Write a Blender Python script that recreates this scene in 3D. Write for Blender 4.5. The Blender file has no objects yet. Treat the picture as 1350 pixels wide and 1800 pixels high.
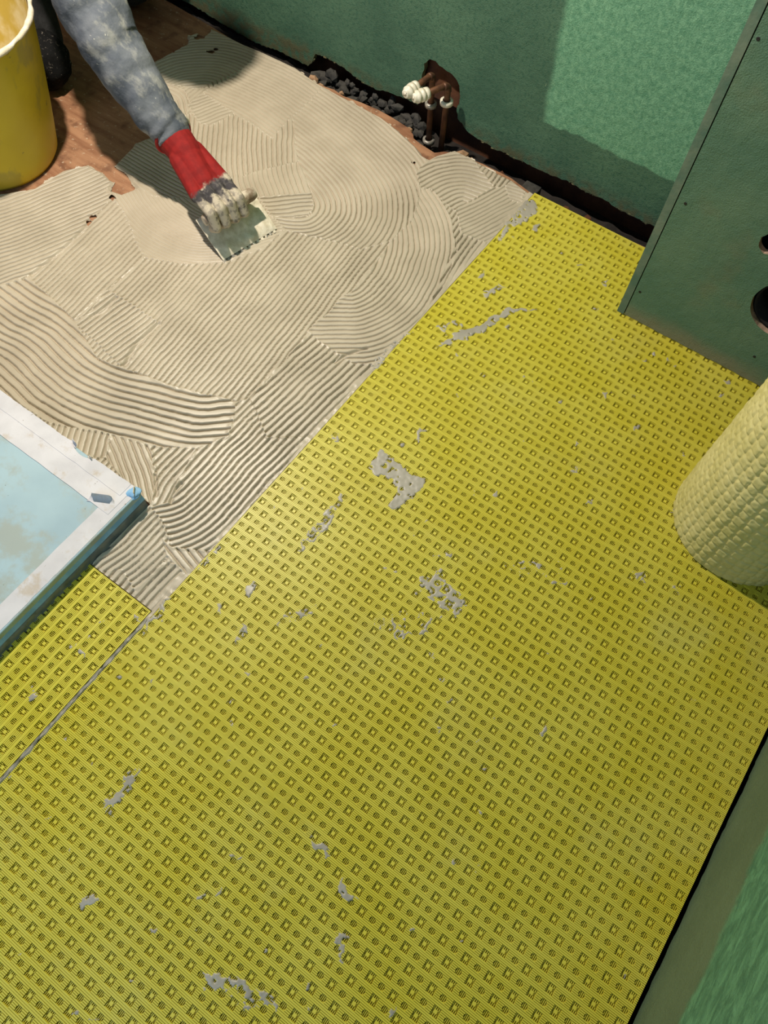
import bpy, bmesh, math, random
import numpy as np
from mathutils import Vector, Matrix, noise

random.seed(7)
rng = np.random.default_rng(7)
U = 0.0209                       # one pocket of the matting, in metres; plans below are in pockets
SC = bpy.context.scene
COL = SC.collection

# ------------------------------------------------------------------ camera
F_PX, H_CAM = 1300.0, 62.7443
RC = np.array([[0.81111384, 0.5843967, 0.0239757],
               [0.53367503, -0.72269562, -0.43920611],
               [-0.23934346, 0.36904139, -0.89806635]])      # rows: right, down, forward
cam_d = bpy.data.cameras.new('camera')
cam_d.sensor_fit = 'VERTICAL'
cam_d.sensor_height = 36.0
cam_d.lens = F_PX / 1800.0 * 36.0
cam_d.clip_start = 0.02
cam = bpy.data.objects.new('camera', cam_d)
COL.objects.link(cam)
cam.matrix_world = Matrix(((RC[0][0], -RC[1][0], -RC[2][0], 0),
                           (RC[0][1], -RC[1][1], -RC[2][1], 0),
                           (RC[0][2], -RC[1][2], -RC[2][2], H_CAM * U),
                           (0, 0, 0, 1)))
SC.camera = cam

# ------------------------------------------------------------------ world, lights, exposure
w = bpy.data.worlds.new('world')
SC.world = w
w.use_nodes = True
w.node_tree.nodes['Background'].inputs[0].default_value = (0.70, 0.82, 1.0, 1)
w.node_tree.nodes['Background'].inputs[1].default_value = 0.10

def light(name, kind, loc, energy, color, target=None, **kw):
    d = bpy.data.lights.new(name, kind)
    d.energy = energy
    d.color = color
    for k, v in kw.items():
        setattr(d, k, v)
    o = bpy.data.objects.new(name, d)
    COL.objects.link(o)
    o.location = [c * U for c in loc]
    if target is not None:
        o.rotation_euler = (Vector(target) - Vector(loc)).to_track_quat('-Z', 'Y').to_euler()
    return o

light('work_lamp_light', 'POINT', (-61, 41, 72), 124, (1.0, 0.905, 0.765), shadow_soft_size=0.025)
light('cool_daylight_fill', 'AREA', (-24, -72, 62), 17, (0.58, 0.79, 1.0), target=(-38, 4, 0),
      shape='RECTANGLE', size=0.9, size_y=1.9)  # added cool fill for the bluish daylight near the tray; no doorway modelled

SC.view_settings.view_transform = 'Standard'
SC.view_settings.look = 'None'
SC.view_settings.gamma = 1.0
SC.view_settings.use_curve_mapping = False
SC.view_settings.exposure = 0.0

# ------------------------------------------------------------------ helpers
def at(px, py, z=0.0):
    """point of the plane at height z (pockets) that a point of the 1350 x 1800 photograph shows"""
    d = np.array([(px - 675.0) / F_PX, (py - 900.0) / F_PX, 1.0]) @ RC
    return np.array([0, 0, H_CAM]) + d * (z - H_CAM) / d[2]

def lin(c):
    return tuple(((v / 255) / 12.92 if v / 255 <= 0.04045 else ((v / 255 + 0.055) / 1.055) ** 2.4) for v in c)

def mesh_from(name, verts, faces, smooth=False):
    me = bpy.data.meshes.new(name)
    if isinstance(faces, np.ndarray):
        n, k = faces.shape
        me.vertices.add(len(verts))
        me.vertices.foreach_set('co', np.asarray(verts, dtype=np.float32).ravel())
        me.loops.add(n * k)
        me.loops.foreach_set('vertex_index', faces.astype(np.int32).ravel())
        me.polygons.add(n)
        me.polygons.foreach_set('loop_start', np.arange(0, n * k, k, dtype=np.int32))
        me.update(calc_edges=True)
    else:
        me.from_pydata([tuple(map(float, v)) for v in verts], [], [list(map(int, f)) for f in faces])
    if smooth:
        me.polygons.foreach_set('use_smooth', [True] * len(me.polygons))
    me.update()
    return me

def link(name, me, mat=None, parent=None, origin=(0, 0, 0)):
    o = bpy.data.objects.new(name, me)
    COL.objects.link(o)
    loc = Vector(origin) * U
    if parent is not None:
        o.parent = parent
        loc = loc - base_of(parent)
    o.location = loc
    if mat is not None and me is not None:
        for m in (mat if isinstance(mat, (list, tuple)) else [mat]):
            me.materials.append(m)
    return o

def base_of(o):
    p = Vector(o.location)
    while o.parent is not None:
        o = o.parent
        p += Vector(o.location)
    return p

def mk(name, verts, faces, mat, parent=None, origin=(0, 0, 0), smooth=False):
    """mesh object; verts in pockets, world frame"""
    v = (np.asarray(verts, dtype=float) - np.asarray(origin, dtype=float)) * U
    return link(name, mesh_from(name, v, faces, smooth), mat, parent, origin)

def from_bm(name, bm, mat, parent=None, origin=(0, 0, 0), smooth=False):
    o = Vector(origin)
    for v in bm.verts:
        v.co = (v.co - o) * U
    me = bpy.data.meshes.new(name)
    bm.to_mesh(me)
    bm.free()
    if smooth:
        me.polygons.foreach_set('use_smooth', [True] * len(me.polygons))
    return link(name, me, mat, parent, origin)

def empty(name, origin):
    o = bpy.data.objects.new(name, None)
    COL.objects.link(o)
    o.location = Vector(origin) * U
    o.empty_display_size = 0.05
    return o

def tag(o, label=None, cat=None, group=None, kind=None):
    if label: o['label'] = label
    if cat: o['category'] = cat
    if group: o['group'] = group
    if kind: o['kind'] = kind
    return o

def box(x0, x1, y0, y1, z0, z1):
    v = [(x0, y0, z0), (x1, y0, z0), (x1, y1, z0), (x0, y1, z0), (x0, y0, z1), (x1, y0, z1), (x1, y1, z1), (x0, y1, z1)]
    f = [(0, 3, 2, 1), (4, 5, 6, 7), (0, 1, 5, 4), (1, 2, 6, 5), (2, 3, 7, 6), (3, 0, 4, 7)]
    return v, f

def bevel(o, width, seg=2):
    m = o.modifiers.new('bevel', 'BEVEL')
    m.width = width * U
    m.segments = seg
    m.limit_method = 'ANGLE'
    return o

def in_poly(x, y, poly):
    inside = np.zeros(x.shape, bool)
    n = len(poly)
    for i in range(n):
        x0, y0 = poly[i][:2]
        x1, y1 = poly[(i + 1) % n][:2]
        if y0 == y1:
            continue
        c = ((y0 > y) != (y1 > y)) & (x < (x1 - x0) * (y - y0) / (y1 - y0) + x0)
        inside ^= c
    return inside

def seg_dist(x, y, pts, extend=True, closed=False):
    """signed distance to a polyline"""
    best = np.full(x.shape, 1e9)
    sign = np.ones(x.shape)
    n = len(pts)
    rngi = range(n if closed else n - 1)
    for i in rngi:
        ax, ay = pts[i][:2]
        bx, by = pts[(i + 1) % n][:2]
        dx, dy = bx - ax, by - ay
        L2 = dx * dx + dy * dy + 1e-12
        t = ((x - ax) * dx + (y - ay) * dy) / L2
        lo = -1e6 if (extend and not closed and i == 0) else 0.0
        hi = 1e6 if (extend and not closed and i == n - 2) else 1.0
        t = np.clip(t, lo, hi)
        ex, ey = x - (ax + t * dx), y - (ay + t * dy)
        d = np.hypot(ex, ey)
        s = np.sign(dx * (y - ay) - dy * (x - ax))
        m = d < best
        best = np.where(m, d, best)
        sign = np.where(m, s, sign)
    return best * sign

def smooth_line(pts, sub=6):
    pts = [np.array(q[:2], float) for q in pts]
    if len(pts) < 3:
        return pts
    P = [2 * pts[0] - pts[1]] + pts + [2 * pts[-1] - pts[-2]]
    out = []
    for i in range(1, len(P) - 2):
        for k in range(sub):
            t = k / sub
            a, b, c, d = P[i - 1], P[i], P[i + 1], P[i + 2]
            out.append(0.5 * (2 * b + (c - a) * t + (2 * a - 5 * b + 4 * c - d) * t * t + (3 * b - a - 3 * c + d) * t ** 3))
    out.append(pts[-1])
    return out

_NG = rng.random((256, 256))
def vnoise(x, y, s):
    x = x / s + 1000.0
    y = y / s + 1000.0
    xi, yi = np.floor(x).astype(int), np.floor(y).astype(int)
    fx, fy = x - xi, y - yi
    fx = fx * fx * (3 - 2 * fx)
    fy = fy * fy * (3 - 2 * fy)
    g = lambda a, b: _NG[a % 256, b % 256]
    return ((g(xi, yi) * (1 - fx) + g(xi + 1, yi) * fx) * (1 - fy) + (g(xi, yi + 1) * (1 - fx) + g(xi + 1, yi + 1) * fx) * fy) * 2 - 1

# ------------------------------------------------------------------ materials
class NT:
    def __init__(self, name):
        self.m = bpy.data.materials.new(name)
        self.m.use_nodes = True
        self.t = self.m.node_tree
        self.b = self.t.nodes['Principled BSDF']
        self.co = self.n('ShaderNodeTexCoord').outputs['Object']
    def n(self, kind, **kw):
        nd = self.t.nodes.new(kind)
        for k, v in kw.items():
            setattr(nd, k, v)
        return nd
    def put(self, sock, val):
        if isinstance(val, bpy.types.NodeSocket):
            self.t.links.new(val, sock)
        elif isinstance(val, (tuple, list)) and len(val) == 3 and sock.type == 'RGBA':
            sock.default_value = (*val, 1)
        else:
            sock.default_value = val
    def noise(self, scale, detail=4, rough=0.55, stretch=None, offset=None, dist=0.0):
        nd = self.n('ShaderNodeTexNoise')
        nd.inputs['Scale'].default_value = scale
        nd.inputs['Detail'].default_value = detail
        nd.inputs['Roughness'].default_value = rough
        nd.inputs['Distortion'].default_value = dist
        co = self.co
        if stretch or offset:
            mp = self.n('ShaderNodeMapping')
            if stretch: mp.inputs['Scale'].default_value = stretch
            if offset: mp.inputs['Location'].default_value = offset
            self.put(mp.inputs['Vector'], co)
            co = mp.outputs[0]
        self.put(nd.inputs['Vector'], co)
        return nd.outputs['Fac']
    def ramp(self, fac, a, b):
        nd = self.n('ShaderNodeMapRange')
        nd.interpolation_type = 'SMOOTHSTEP'
        self.put(nd.inputs[0], fac)
        nd.inputs[1].default_value = a
        nd.inputs[2].default_value = b
        return nd.outputs[0]
    def math(self, op, a, b=0.0):
        nd = self.n('ShaderNodeMath', operation=op)
        self.put(nd.inputs[0], a)
        self.put(nd.inputs[1], b)
        return nd.outputs[0]
    def mix(self, fac, a, b):
        nd = self.n('ShaderNodeMix', data_type='RGBA')
        self.put(nd.inputs[0], fac)
        self.put(nd.inputs[6], a)
        self.put(nd.inputs[7], b)
        return nd.outputs[2]
    def xyz(self):
        nd = self.n('ShaderNodeSeparateXYZ')
        self.put(nd.inputs[0], self.co)
        return nd.outputs[0], nd.outputs[1], nd.outputs[2]
    def bump(self, h, strength=0.4, dist=0.002, normal=None):
        nd = self.n('ShaderNodeBump')
        nd.inputs['Strength'].default_value = strength
        nd.inputs['Distance'].default_value = dist
        self.put(nd.inputs['Height'], h)
        if normal is not None:
            self.put(nd.inputs['Normal'], normal)
        return nd.outputs[0]
    def done(self, color, rough=0.6, normal=None, metal=0.0, spec=0.5):
        self.put(self.b.inputs['Base Color'], color)
        self.put(self.b.inputs['Roughness'], rough)
        self.b.inputs['Metallic'].default_value = metal
        self.b.inputs['Specular IOR Level'].default_value = spec
        if normal is not None:
            self.put(self.b.inputs['Normal'], normal)
        return self.m

def mottled(name, c1, c2, scale=40, rough=0.6, bump=0.3, bscale=None, dist=0.001, metal=0.0, lo=0.35, hi=0.65, spec=0.5):
    t = NT(name)
    col = t.mix(t.ramp(t.noise(scale), lo, hi), lin(c1), lin(c2))
    return t.done(col, rough, t.bump(t.noise(bscale or scale * 4), bump, dist), metal, spec)

def mat_membrane():
    t = NT('yellow_membrane')
    col = t.mix(t.ramp(t.noise(7), 0.3, 0.7), lin((204, 191, 56)), lin((210, 199, 76)))
    dust = t.math('MULTIPLY', t.ramp(t.noise(5, 6, 0.65, offset=(3, 1, 0)), 0.52, 0.75), 0.14)
    col = t.mix(dust, col, lin((190, 190, 150)))
    return t.done(col, 0.42, t.bump(t.noise(900, 2), 0.15, 0.0004), spec=0.4)

def mat_mortar(name='wet_tile_adhesive', c1=(174, 162, 142), c2=(188, 176, 156)):
    t = NT(name)
    col = t.mix(t.ramp(t.noise(9), 0.3, 0.7), lin(c1), lin(c2))
    return t.done(col, 0.38, t.bump(t.noise(500, 3), 0.3, 0.0006), spec=0.45)

def mat_wallgreen(name, patch):
    t = NT(name)
    x, y, z = t.xyz()
    fine = t.noise(130, 4, 0.6)
    big = t.noise(6, 5, 0.6)
    col = t.mix(t.ramp(big, 0.3, 0.7), lin((62, 94, 76)), lin((78, 110, 88)))
    col = t.mix(t.math('MULTIPLY', t.ramp(fine, 0.48, 0.66), 0.7), col, lin((44, 84, 68)))
    if patch == 'back':
        wob = t.math('MULTIPLY', t.math('SUBTRACT', t.noise(9, 4), 0.5), 0.045)
        wob2 = t.math('MULTIPLY', t.math('SUBTRACT', t.noise(30, 4), 0.5), 0.02)
        zz = t.math('ADD', t.math('ADD', z, wob2), t.math('MULTIPLY', wob, 0.4))
        m1 = t.ramp(zz, 6.2 * U, 6.5 * U)
        xx = t.math('ADD', t.math('ADD', x, t.math('MULTIPLY', z, 0.10)), wob)
        m2 = t.ramp(xx, -29.0 * U, -28.0 * U)
        m = t.math('MULTIPLY', m1, m2)
        brush = t.ramp(t.noise(75, 9, 0.85, dist=0.2, stretch=(1.2, 1, 1)), 0.38, 0.64)
        light_c = t.mix(brush, lin((86, 142, 112)), lin((136, 186, 150)))
        light_c = t.mix(t.math('MULTIPLY', t.ramp(fine, 0.55, 0.7), 0.4), light_c, lin((60, 112, 80)))
        col = t.mix(t.math('MULTIPLY', m, 0.74), col, light_c)
        dirt = t.math('MULTIPLY', t.math('SUBTRACT', 1.0, t.ramp(t.math('ADD', z, wob), 0.0, 2.4 * U)), t.ramp(t.noise(40), 0.35, 0.6))
        col = t.mix(t.math('MULTIPLY', dirt, 0.75), col, lin((92, 84, 58)))
    elif patch == 'right':
        wob = t.math('MULTIPLY', t.math('SUBTRACT', t.noise(14, 5, 0.7, stretch=(1, 1, 0.3)), 0.5), 0.05)
        m = t.ramp(t.math('ADD', z, wob), 6.6 * U, 7.6 * U)
        streak = t.ramp(t.noise(70, 5, 0.7, stretch=(1, 0.35, 1.0), dist=0.6), 0.35, 0.7)
        lc = t.mix(streak, lin((66, 112, 84)), lin((98, 150, 112)))
        col = t.mix(t.ramp(big, 0.3, 0.7), lin((86, 104, 78)), lin((96, 114, 86)))
        col = t.mix(m, col, lc)
    else:
        col = t.mix(t.ramp(big, 0.3, 0.7), lin((80, 114, 94)), lin((98, 126, 102)))
        col = t.mix(t.math('MULTIPLY', t.ramp(fine, 0.55, 0.72), 0.4), col, lin((58, 100, 80)))
        wob = t.math('MULTIPLY', t.math('SUBTRACT', t.noise(12, 4), 0.5), 0.07)
        dirt = t.math('SUBTRACT', 1.0, t.ramp(t.math('ADD', z, wob), 0.2 * U, 2.6 * U))
        col = t.mix(t.math('MULTIPLY', dirt, 0.65), col, lin((134, 124, 100)))
        st = t.ramp(t.noise(8, 3, offset=(5, 0, 2)), 0.55, 0.75)
        col = t.mix(t.math('MULTIPLY', st, 0.4), col, lin((116, 112, 84)))
    scratch = t.ramp(t.noise(26, 3, 0.5, stretch=(1, 1, 0.22), offset=(1.7, 0, 4.2)), 0.735, 0.76)
    col = t.mix(t.math('MULTIPLY', scratch, 0.6), col, lin((150, 170, 140)))
    nb = t.bump(t.noise(330, 4, 0.65), 0.9, 0.0022)
    nb = t.bump(t.noise(40, 4), 0.6, 0.004, nb)
    return t.done(col, 0.55, nb, spec=0.35)

def mat_floor():
    t = NT('stained_board')
    g = t.noise(10, 6, 0.65, stretch=(0.4, 3.0, 1))
    col = t.mix(t.ramp(g, 0.3, 0.7), lin((128, 84, 58)), lin((172, 128, 96)))
    col = t.mix(t.math('MULTIPLY', t.ramp(t.noise(24, 5), 0.5, 0.72), 0.7), col, lin((98, 62, 44)))
    col = t.mix(t.math('MULTIPLY', t.ramp(t.noise(90, 4, offset=(2, 0, 0)), 0.62, 0.7), 0.6), col, lin((196, 176, 150)))
    return t.done(col, 0.6, t.bump(t.noise(120), 0.4, 0.001))

def mat_sleeve():
    t = NT('sweatshirt_jersey')
    col = t.mix(t.ramp(t.noise(16, 5), 0.3, 0.7), lin((74, 80, 90)), lin((110, 114, 120)))
    sm = t.ramp(t.noise(22, 6, 0.65, stretch=(0.7, 1.3, 1), offset=(4, 2, 1)), 0.50, 0.68)
    col = t.mix(t.math('MULTIPLY', sm, 0.42), col, lin((176, 174, 164)))
    sp = t.ramp(t.noise(60, 5, 0.65, stretch=(0.6, 1.4, 1.4), offset=(9, 2, 1)), 0.66, 0.74)
    col = t.mix(sp, col, lin((214, 210, 196)))
    nb = t.bump(t.noise(28, 4, 0.5), 0.6, 0.008)
    nb = t.bump(t.noise(600, 2), 0.2, 0.0006, nb)
    return t.done(col, 0.85, nb, spec=0.2)

def mat_glove():
    t = NT('red_knit_glove_with_grey_dip')
    x, y, z = t.xyz()       # local x runs from cuff to finger tips
    wob = t.math('MULTIPLY', t.math('SUBTRACT', t.noise(60, 4), 0.5), 0.03)
    k = t.ramp(t.math('ADD', x, wob), 6.6 * U, 7.1 * U)
    tip = t.ramp(x, 7.0 * U, 10.5 * U)
    red = t.mix(t.ramp(t.noise(50), 0.3, 0.7), lin((116, 20, 20)), lin((138, 27, 25)))
    sm = t.ramp(t.math('ADD', t.noise(34, 4, 0.55), t.math('MULTIPLY', tip, 0.22)), 0.50, 0.64)
    dip = t.mix(sm, lin((66, 62, 64)), lin((184, 172, 152)))
    dip = t.mix(t.math('MULTIPLY', t.ramp(t.noise(90, 4, offset=(3, 3, 1)), 0.5, 0.62), 0.6), dip, lin((108, 102, 98)))
    col = t.mix(k, red, dip)
    return t.done(col, 0.8, t.bump(t.noise(900, 2), 0.35, 0.0006), spec=0.25)

def mat_bucket():
    t = NT('yellow_bucket_plastic')
    x, y, z = t.xyz()
    col = t.mix(t.ramp(t.noise(5, 3), 0.3, 0.7), lin((194, 168, 22)), lin((210, 184, 34)))
    s1 = t.ramp(t.noise(9, 5, 0.6, stretch=(1, 1, 0.5), offset=(1, 3, 2)), 0.54, 0.60)
    col = t.mix(t.math('MULTIPLY', s1, 0.55), col, lin((150, 136, 62)))
    s2 = t.ramp(t.noise(30, 4, 0.6, offset=(7, 3, 2)), 0.66, 0.72)
    col = t.mix(t.math('MULTIPLY', s2, 0.7), col, lin((120, 104, 60)))
    return t.done(col, 0.4, t.bump(t.noise(14), 0.3, 0.004), spec=0.45)

def mat_tray():
    t = NT('pale_blue_board')
    col = t.mix(t.ramp(t.noise(6, 4), 0.3, 0.7), lin((148, 174, 186)), lin((164, 190, 200)))
    sm = t.ramp(t.noise(11, 6, 0.65, offset=(2, 5, 0)), 0.46, 0.62)
    col = t.mix(t.math('MULTIPLY', sm, 0.75), col, lin((158, 164, 154)))
    sp = t.ramp(t.noise(150, 3), 0.72, 0.76)
    col = t.mix(sp, col, lin((96, 104, 100)))
    return t.done(col, 0.6, t.bump(t.noise(200), 0.15, 0.0006))

def mat_tape():
    t = NT('white_fleece_tape')
    col = t.mix(t.ramp(t.noise(12, 4), 0.3, 0.7), lin((198, 196, 200)), lin((214, 212, 216)))
    sm = t.ramp(t.noise(20, 6, 0.7, offset=(2, 5, 0)), 0.54, 0.70)
    col = t.mix(t.math('MULTIPLY', sm, 0.65), col, lin((186, 170, 148)))
    sp = t.ramp(t.noise(130, 3), 0.70, 0.75)
    col = t.mix(sp, col, lin((140, 124, 104)))
    return t.done(col, 0.8, t.bump(t.noise(300), 0.2, 0.0006), spec=0.2)

def mat_roll():
    t = NT('pale_fleece_membrane_back')
    col = t.mix(t.ramp(t.noise(8, 4), 0.3, 0.7), lin((188, 180, 114)), lin((200, 192, 132)))
    return t.done(col, 0.75, t.bump(t.noise(260, 4, 0.7), 0.5, 0.0012), spec=0.25)

def mat_trowel():
    t = NT('adhesive_caked_steel')
    k = t.ramp(t.noise(40, 5, 0.6), 0.40, 0.52)
    col = t.mix(k, lin((128, 124, 118)), lin((224, 212, 190)))
    return t.done(col, 0.4, t.bump(t.noise(120), 0.5, 0.002), spec=0.5)

M = dict(
    membrane=mat_membrane(), mortar=mat_mortar(), smear=mat_mortar('grey_adhesive_smear', (152, 146, 134), (170, 163, 150)),
    wall_back=mat_wallgreen('green_tanking_back', 'back'), wall_right=mat_wallgreen('green_tanking_right', 'right'),
    wall_box=mat_wallgreen('green_tanking_boxing', 'box'), floor=mat_floor(), sleeve=mat_sleeve(), glove=mat_glove(),
    bucket=mat_bucket(), tray=mat_tray(), tape=mat_tape(), roll=mat_roll(), trowel=mat_trowel(),
    gypsum=mottled('gypsum_core', (176, 148, 128), (140, 120, 100), 60, 0.9),
    cavity=mottled('brown_cavity_timber', (96, 58, 36), (66, 38, 26), 14, 0.9, 0.6, 60, 0.003),
    pit=mottled('dark_earth', (30, 26, 24), (48, 42, 38), 30, 0.95, 0.6, 60, 0.004),
    stone=mottled('grey_rubble', (74, 71, 66), (42, 41, 40), 25, 0.9, 0.6, 90, 0.003),
    stone_tan=mottled('tan_rubble', (176, 140, 108), (132, 100, 74), 25, 0.9, 0.6, 90, 0.003),
    copper=mottled('tarnished_copper', (112, 74, 50), (78, 50, 36), 45, 0.5, 0.2, 150, 0.0005, metal=0.35),
    cap=mottled('white_plastic_cap', (230, 224, 208), (206, 198, 178), 60, 0.45, 0.1),
    steel=mottled('dull_clip_metal', (178, 172, 162), (130, 124, 116), 60, 0.4, 0.2, metal=0.4),
    black=mottled('black_trousers', (16, 16, 18), (34, 34, 36), 30, 0.9, 0.6, 60, 0.006),
    dust=mottled('adhesive_flecks', (120, 112, 104), (88, 82, 78), 60, 0.9),
    skin=mottled('skin', (186, 136, 108), (196, 146, 118), 30, 0.6, 0.1),
    hair=mottled('dark_hair', (40, 30, 24), (56, 42, 32), 80, 0.7, 0.5),
    screw=mottled('dark_screw', (12, 12, 12), (26, 26, 26), 60, 0.6),
    rim=mottled('dried_white_adhesive', (226, 216, 196), (202, 190, 166), 60, 0.8, 0.6, 120, 0.002),
    inner=mottled('smeared_bucket_inside', (196, 168, 74), (222, 206, 160), 16, 0.5, 0.3, 60, 0.002),
    skim=mottled('grey_edge_adhesive', (96, 104, 108), (126, 130, 130), 30, 0.7, 0.6, 80, 0.003),
    foam=mottled('blue_foam_edge', (140, 186, 222), (120, 168, 208), 30, 0.7, 0.3, 120, 0.001),
    paint_chip=mottled('dirty_paint_edge', (84, 88, 58), (126, 116, 84), 60, 0.9, 0.5, 120, 0.002),
    handle=mottled('handle_wood', (120, 100, 80), (200, 188, 168), 40, 0.6, 0.4),
    board_edge=mottled('dusty_green_board_edge', (78, 106, 90), (108, 122, 104), 14, 0.8, 0.4, 90, 0.002),
    cap_red=mottled('lips', (150, 90, 80), (160, 98, 86), 60, 0.6),
    painted_shade=mottled('painted_shade_black', (14, 12, 11), (20, 17, 15), 30, 0.95),  # near-black colour painted in for the shade inside wall cavities
)

# ------------------------------------------------------------------ the setting: floor
MATZ = 0.0                # top of the matting
FLZ = -0.45               # top of the floor boarding
back_edge = [(-125, 72.8), (-100, 73.3), (-88, 73.2), (-80, 72.6), (-73.3, 71.9), (-70.5, 72.2), (-67, 72.1), (-64.8, 72.4),
             (-62.4, 71.9), (-60.4, 71.9), (-58.3, 72.3), (-56.7, 72.0), (-54, 72.4), (-51.5, 72.6), (-49.3, 72.5), (-47.6, 72.3), (-46.2, 72.1), (-45.0, 71.4),
             (-44.6, 70.9), (-43.4, 70.6), (-41, 70.3), (-40.2, 71.2), (-38.9, 71.9), (-35, 72.3), (-31, 72.3), (-27.5, 71.5),
             (-24, 71.5), (-22.3, 71.3), (-20, 71.6), (-17.9, 71.6), (-15, 71.8), (-12.5, 72.0), (20.9, 72.0)]
bm = bmesh.new()
pl = [(x, y) for x, y in back_edge] + [(20.75, -48), (-125, -48)]
top = [bm.verts.new((x, y, FLZ)) for x, y in pl]
bot = [bm.verts.new((x, y, FLZ - 0.95)) for x, y in pl]
bm.faces.new(top)
bm.faces.new(bot[::-1])
for i in range(len(pl)):
    j = (i + 1) % len(pl)
    bm.faces.new((top[j], top[i], bot[i], bot[j]))
bmesh.ops.recalc_face_normals(bm, faces=bm.faces)
floor = tag(from_bm('floor', bm, M['floor']), 'brown stained floor boarding under the adhesive and the matting', 'floor', kind='structure')

v, f = box(-125, 26, -48, 82, -8, -6.5)
tag(mk('floor', v, f, M['pit']), 'dark void below the floor, seen in the gaps by the walls', 'floor', kind='structure')

# ------------------------------------------------------------------ the setting: back wall with ragged foot and pipe opening
bottom = [(-125, -1.0), (-100, -0.9), (-85.6, -0.7), (-80, -1.3), (-74.2, -1.7), (-70, -1.2), (-67, -1.2), (-64.9, -1.3), (-64.2, -0.6), (-63.4, 1.0),
          (-61.6, 1.25), (-59, 1.0), (-56.4, 0.3), (-53.6, 0.1), (-52, 0.5), (-50, 0.7), (-48.4, 0.9), (-46.9, 0.8), (-46.6, 2.4), (-46.4, 3.6),
          (-46.6, 4.9), (-46.3, 5.7), (-46.4, 6.4), (-45.7, 7.2), (-44.8, 7.3), (-44.2, 6.95), (-42.7, 6.75), (-41.7, 6.3), (-41.2, 5.7), (-40.95, 4.0),
          (-41.15, 2.4), (-40.9, 1.6), (-39.9, 0.9), (-39.1, 0.45), (-37, 0.2), (-35, -0.1), (-34.3, 0.15), (-32, 0.0), (-30, 0.15), (-27.5, 0.2),
          (-24.6, 0.45), (-22, 0.2), (-19.9, 0.4), (-18.2, 0.1), (-16.7, 0.1), (-14.6, 0.0), (-13, 0.1), (-9, 0.0), (22, 0.0)]
ragged = []
for i in range(len(bottom) - 1):
    a, b = bottom[i], bottom[i + 1]
    n = max(1, int(math.hypot(b[0] - a[0], b[1] - a[1]) / 0.35)) if a[0] > -90 and b[0] < -8 else 1
    for k in range(n):
        t = k / n
        j = 0.0 if k == 0 else 0.11
        ragged.append((a[0] + (b[0] - a[0]) * t + random.uniform(-j, j), a[1] + (b[1] - a[1]) * t + random.uniform(-j, j)))
ragged.append(bottom[-1])
WY = 75.0
def board_from_outline(name, outline, to3, depth, mats, origin, holes=()):
    """flat board with holes; to3(u, v, d) gives the 3-D point, d = depth behind the face"""
    bm = bmesh.new()
    loops = [outline] + list(holes)
    es = []
    for lp in loops:
        vs = [bm.verts.new(to3(a, b, 0)) for a, b in lp]
        es += [bm.edges.new((vs[i], vs[(i + 1) % len(vs)])) for i in range(len(vs))]
    bmesh.ops.triangle_fill(bm, use_beauty=True, use_dissolve=False, edges=es)
    nrm = Vector(to3(0, 0, 0)) - Vector(to3(0, 0, 1))
    for fc in bm.faces:
        fc.normal_update()
        if fc.normal.dot(nrm) < 0:
            fc.normal_flip()
        fc.material_index = 0
    front = list(bm.faces)
    bedges = [e for e in bm.edges if e.is_boundary]
    back = {}
    off = Vector(to3(0, 0, depth)) - Vector(to3(0, 0, 0))
    for e in bedges:
        for vv in e.verts:
            if vv not in back:
                back[vv] = bm.verts.new(vv.co + off)
    for e in bedges:
        a, b = e.verts
        fc = bm.faces.new((a, b, back[b], back[a]))
        fc.material_index = 1
    return from_bm(name, bm, mats, None, origin)

out = ragged + [(22, 115), (-125, 115)]
wall_back = board_from_outline('wall_back', out, lambda a, b, d: (a, WY + d, b), 0.75, [M['wall_back'], M['paint_chip']], (0, WY, 0))
tag(wall_back, 'green painted back wall with a ragged foot above the floor gap', 'wall', kind='structure')

v, f = box(-125, 22, 76.6, 78.0, 1.6, 14)
v2, f2 = box(-125, 22, 80.5, 81.5, -7, 1.6)
v, f = v + v2, f + [tuple(i + 8 for i in q) for q in f2]
tag(mk('wall_cavity', v, f, M['cavity'], origin=(0, 76.6, 0)), 'brown masonry behind the green back wall, seen in the pipe opening', 'wall', kind='structure')

# crumbs of paint hanging on the foot of the wall
for i in range(46):
    x = random.uniform(-38, -13.4) if i % 4 else random.uniform(-66, -47)
    zb = np.interp(x, [q[0] for q in bottom], [q[1] for q in bottom])
    s = random.uniform(0.10, 0.30)
    bm = bmesh.new()
    bmesh.ops.create_icosphere(bm, subdivisions=1, radius=s)
    for vv in bm.verts:
        vv.co = Vector((vv.co.x * random.uniform(0.9, 2.2), vv.co.y * 0.6, vv.co.z * random.uniform(0.5, 1.2)))
        vv.co += Vector((x, WY + 0.12, zb + random.uniform(-0.12, 0.22)))
    from_bm('paint_flake', bm, M['paint_chip'], wall_back, (x, WY, zb))

# ------------------------------------------------------------------ the setting: boxing with pipe holes
def circle(cx, cz, r, n=40, jit=0.0):
    return [(cx + (r + random.uniform(-jit, jit)) * math.cos(2 * math.pi * i / n), cz + (r + random.uniform(-jit, jit)) * math.sin(2 * math.pi * i / n)) for i in range(n)]
BY = 61.0
wb = board_from_outline('wall_boxing', [(-9.62, 0.07)] + [(-9.62 + 0.8 * k, 0.07 + random.uniform(-0.06, 0.06)) for k in range(1, 39)] + [(21.2, 0.07), (21.2, 115), (-9.62, 115)],
                        lambda a, b, d: (a, BY + d, b), 0.65, [M['wall_box'], M['gypsum']], (0, BY, 0),
                        holes=[circle(3.85, 9.7, 3.1, 44, 0.05), circle(-0.5, 15.35, 1.05, 22, 0.06)])
tag(wb, 'green boxed-out wall face with a large round pipe hole', 'wall', kind='structure')
v, f = box(-10.5, -9.72, BY - 0.04, 74.9, 0.06, 115)
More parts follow.
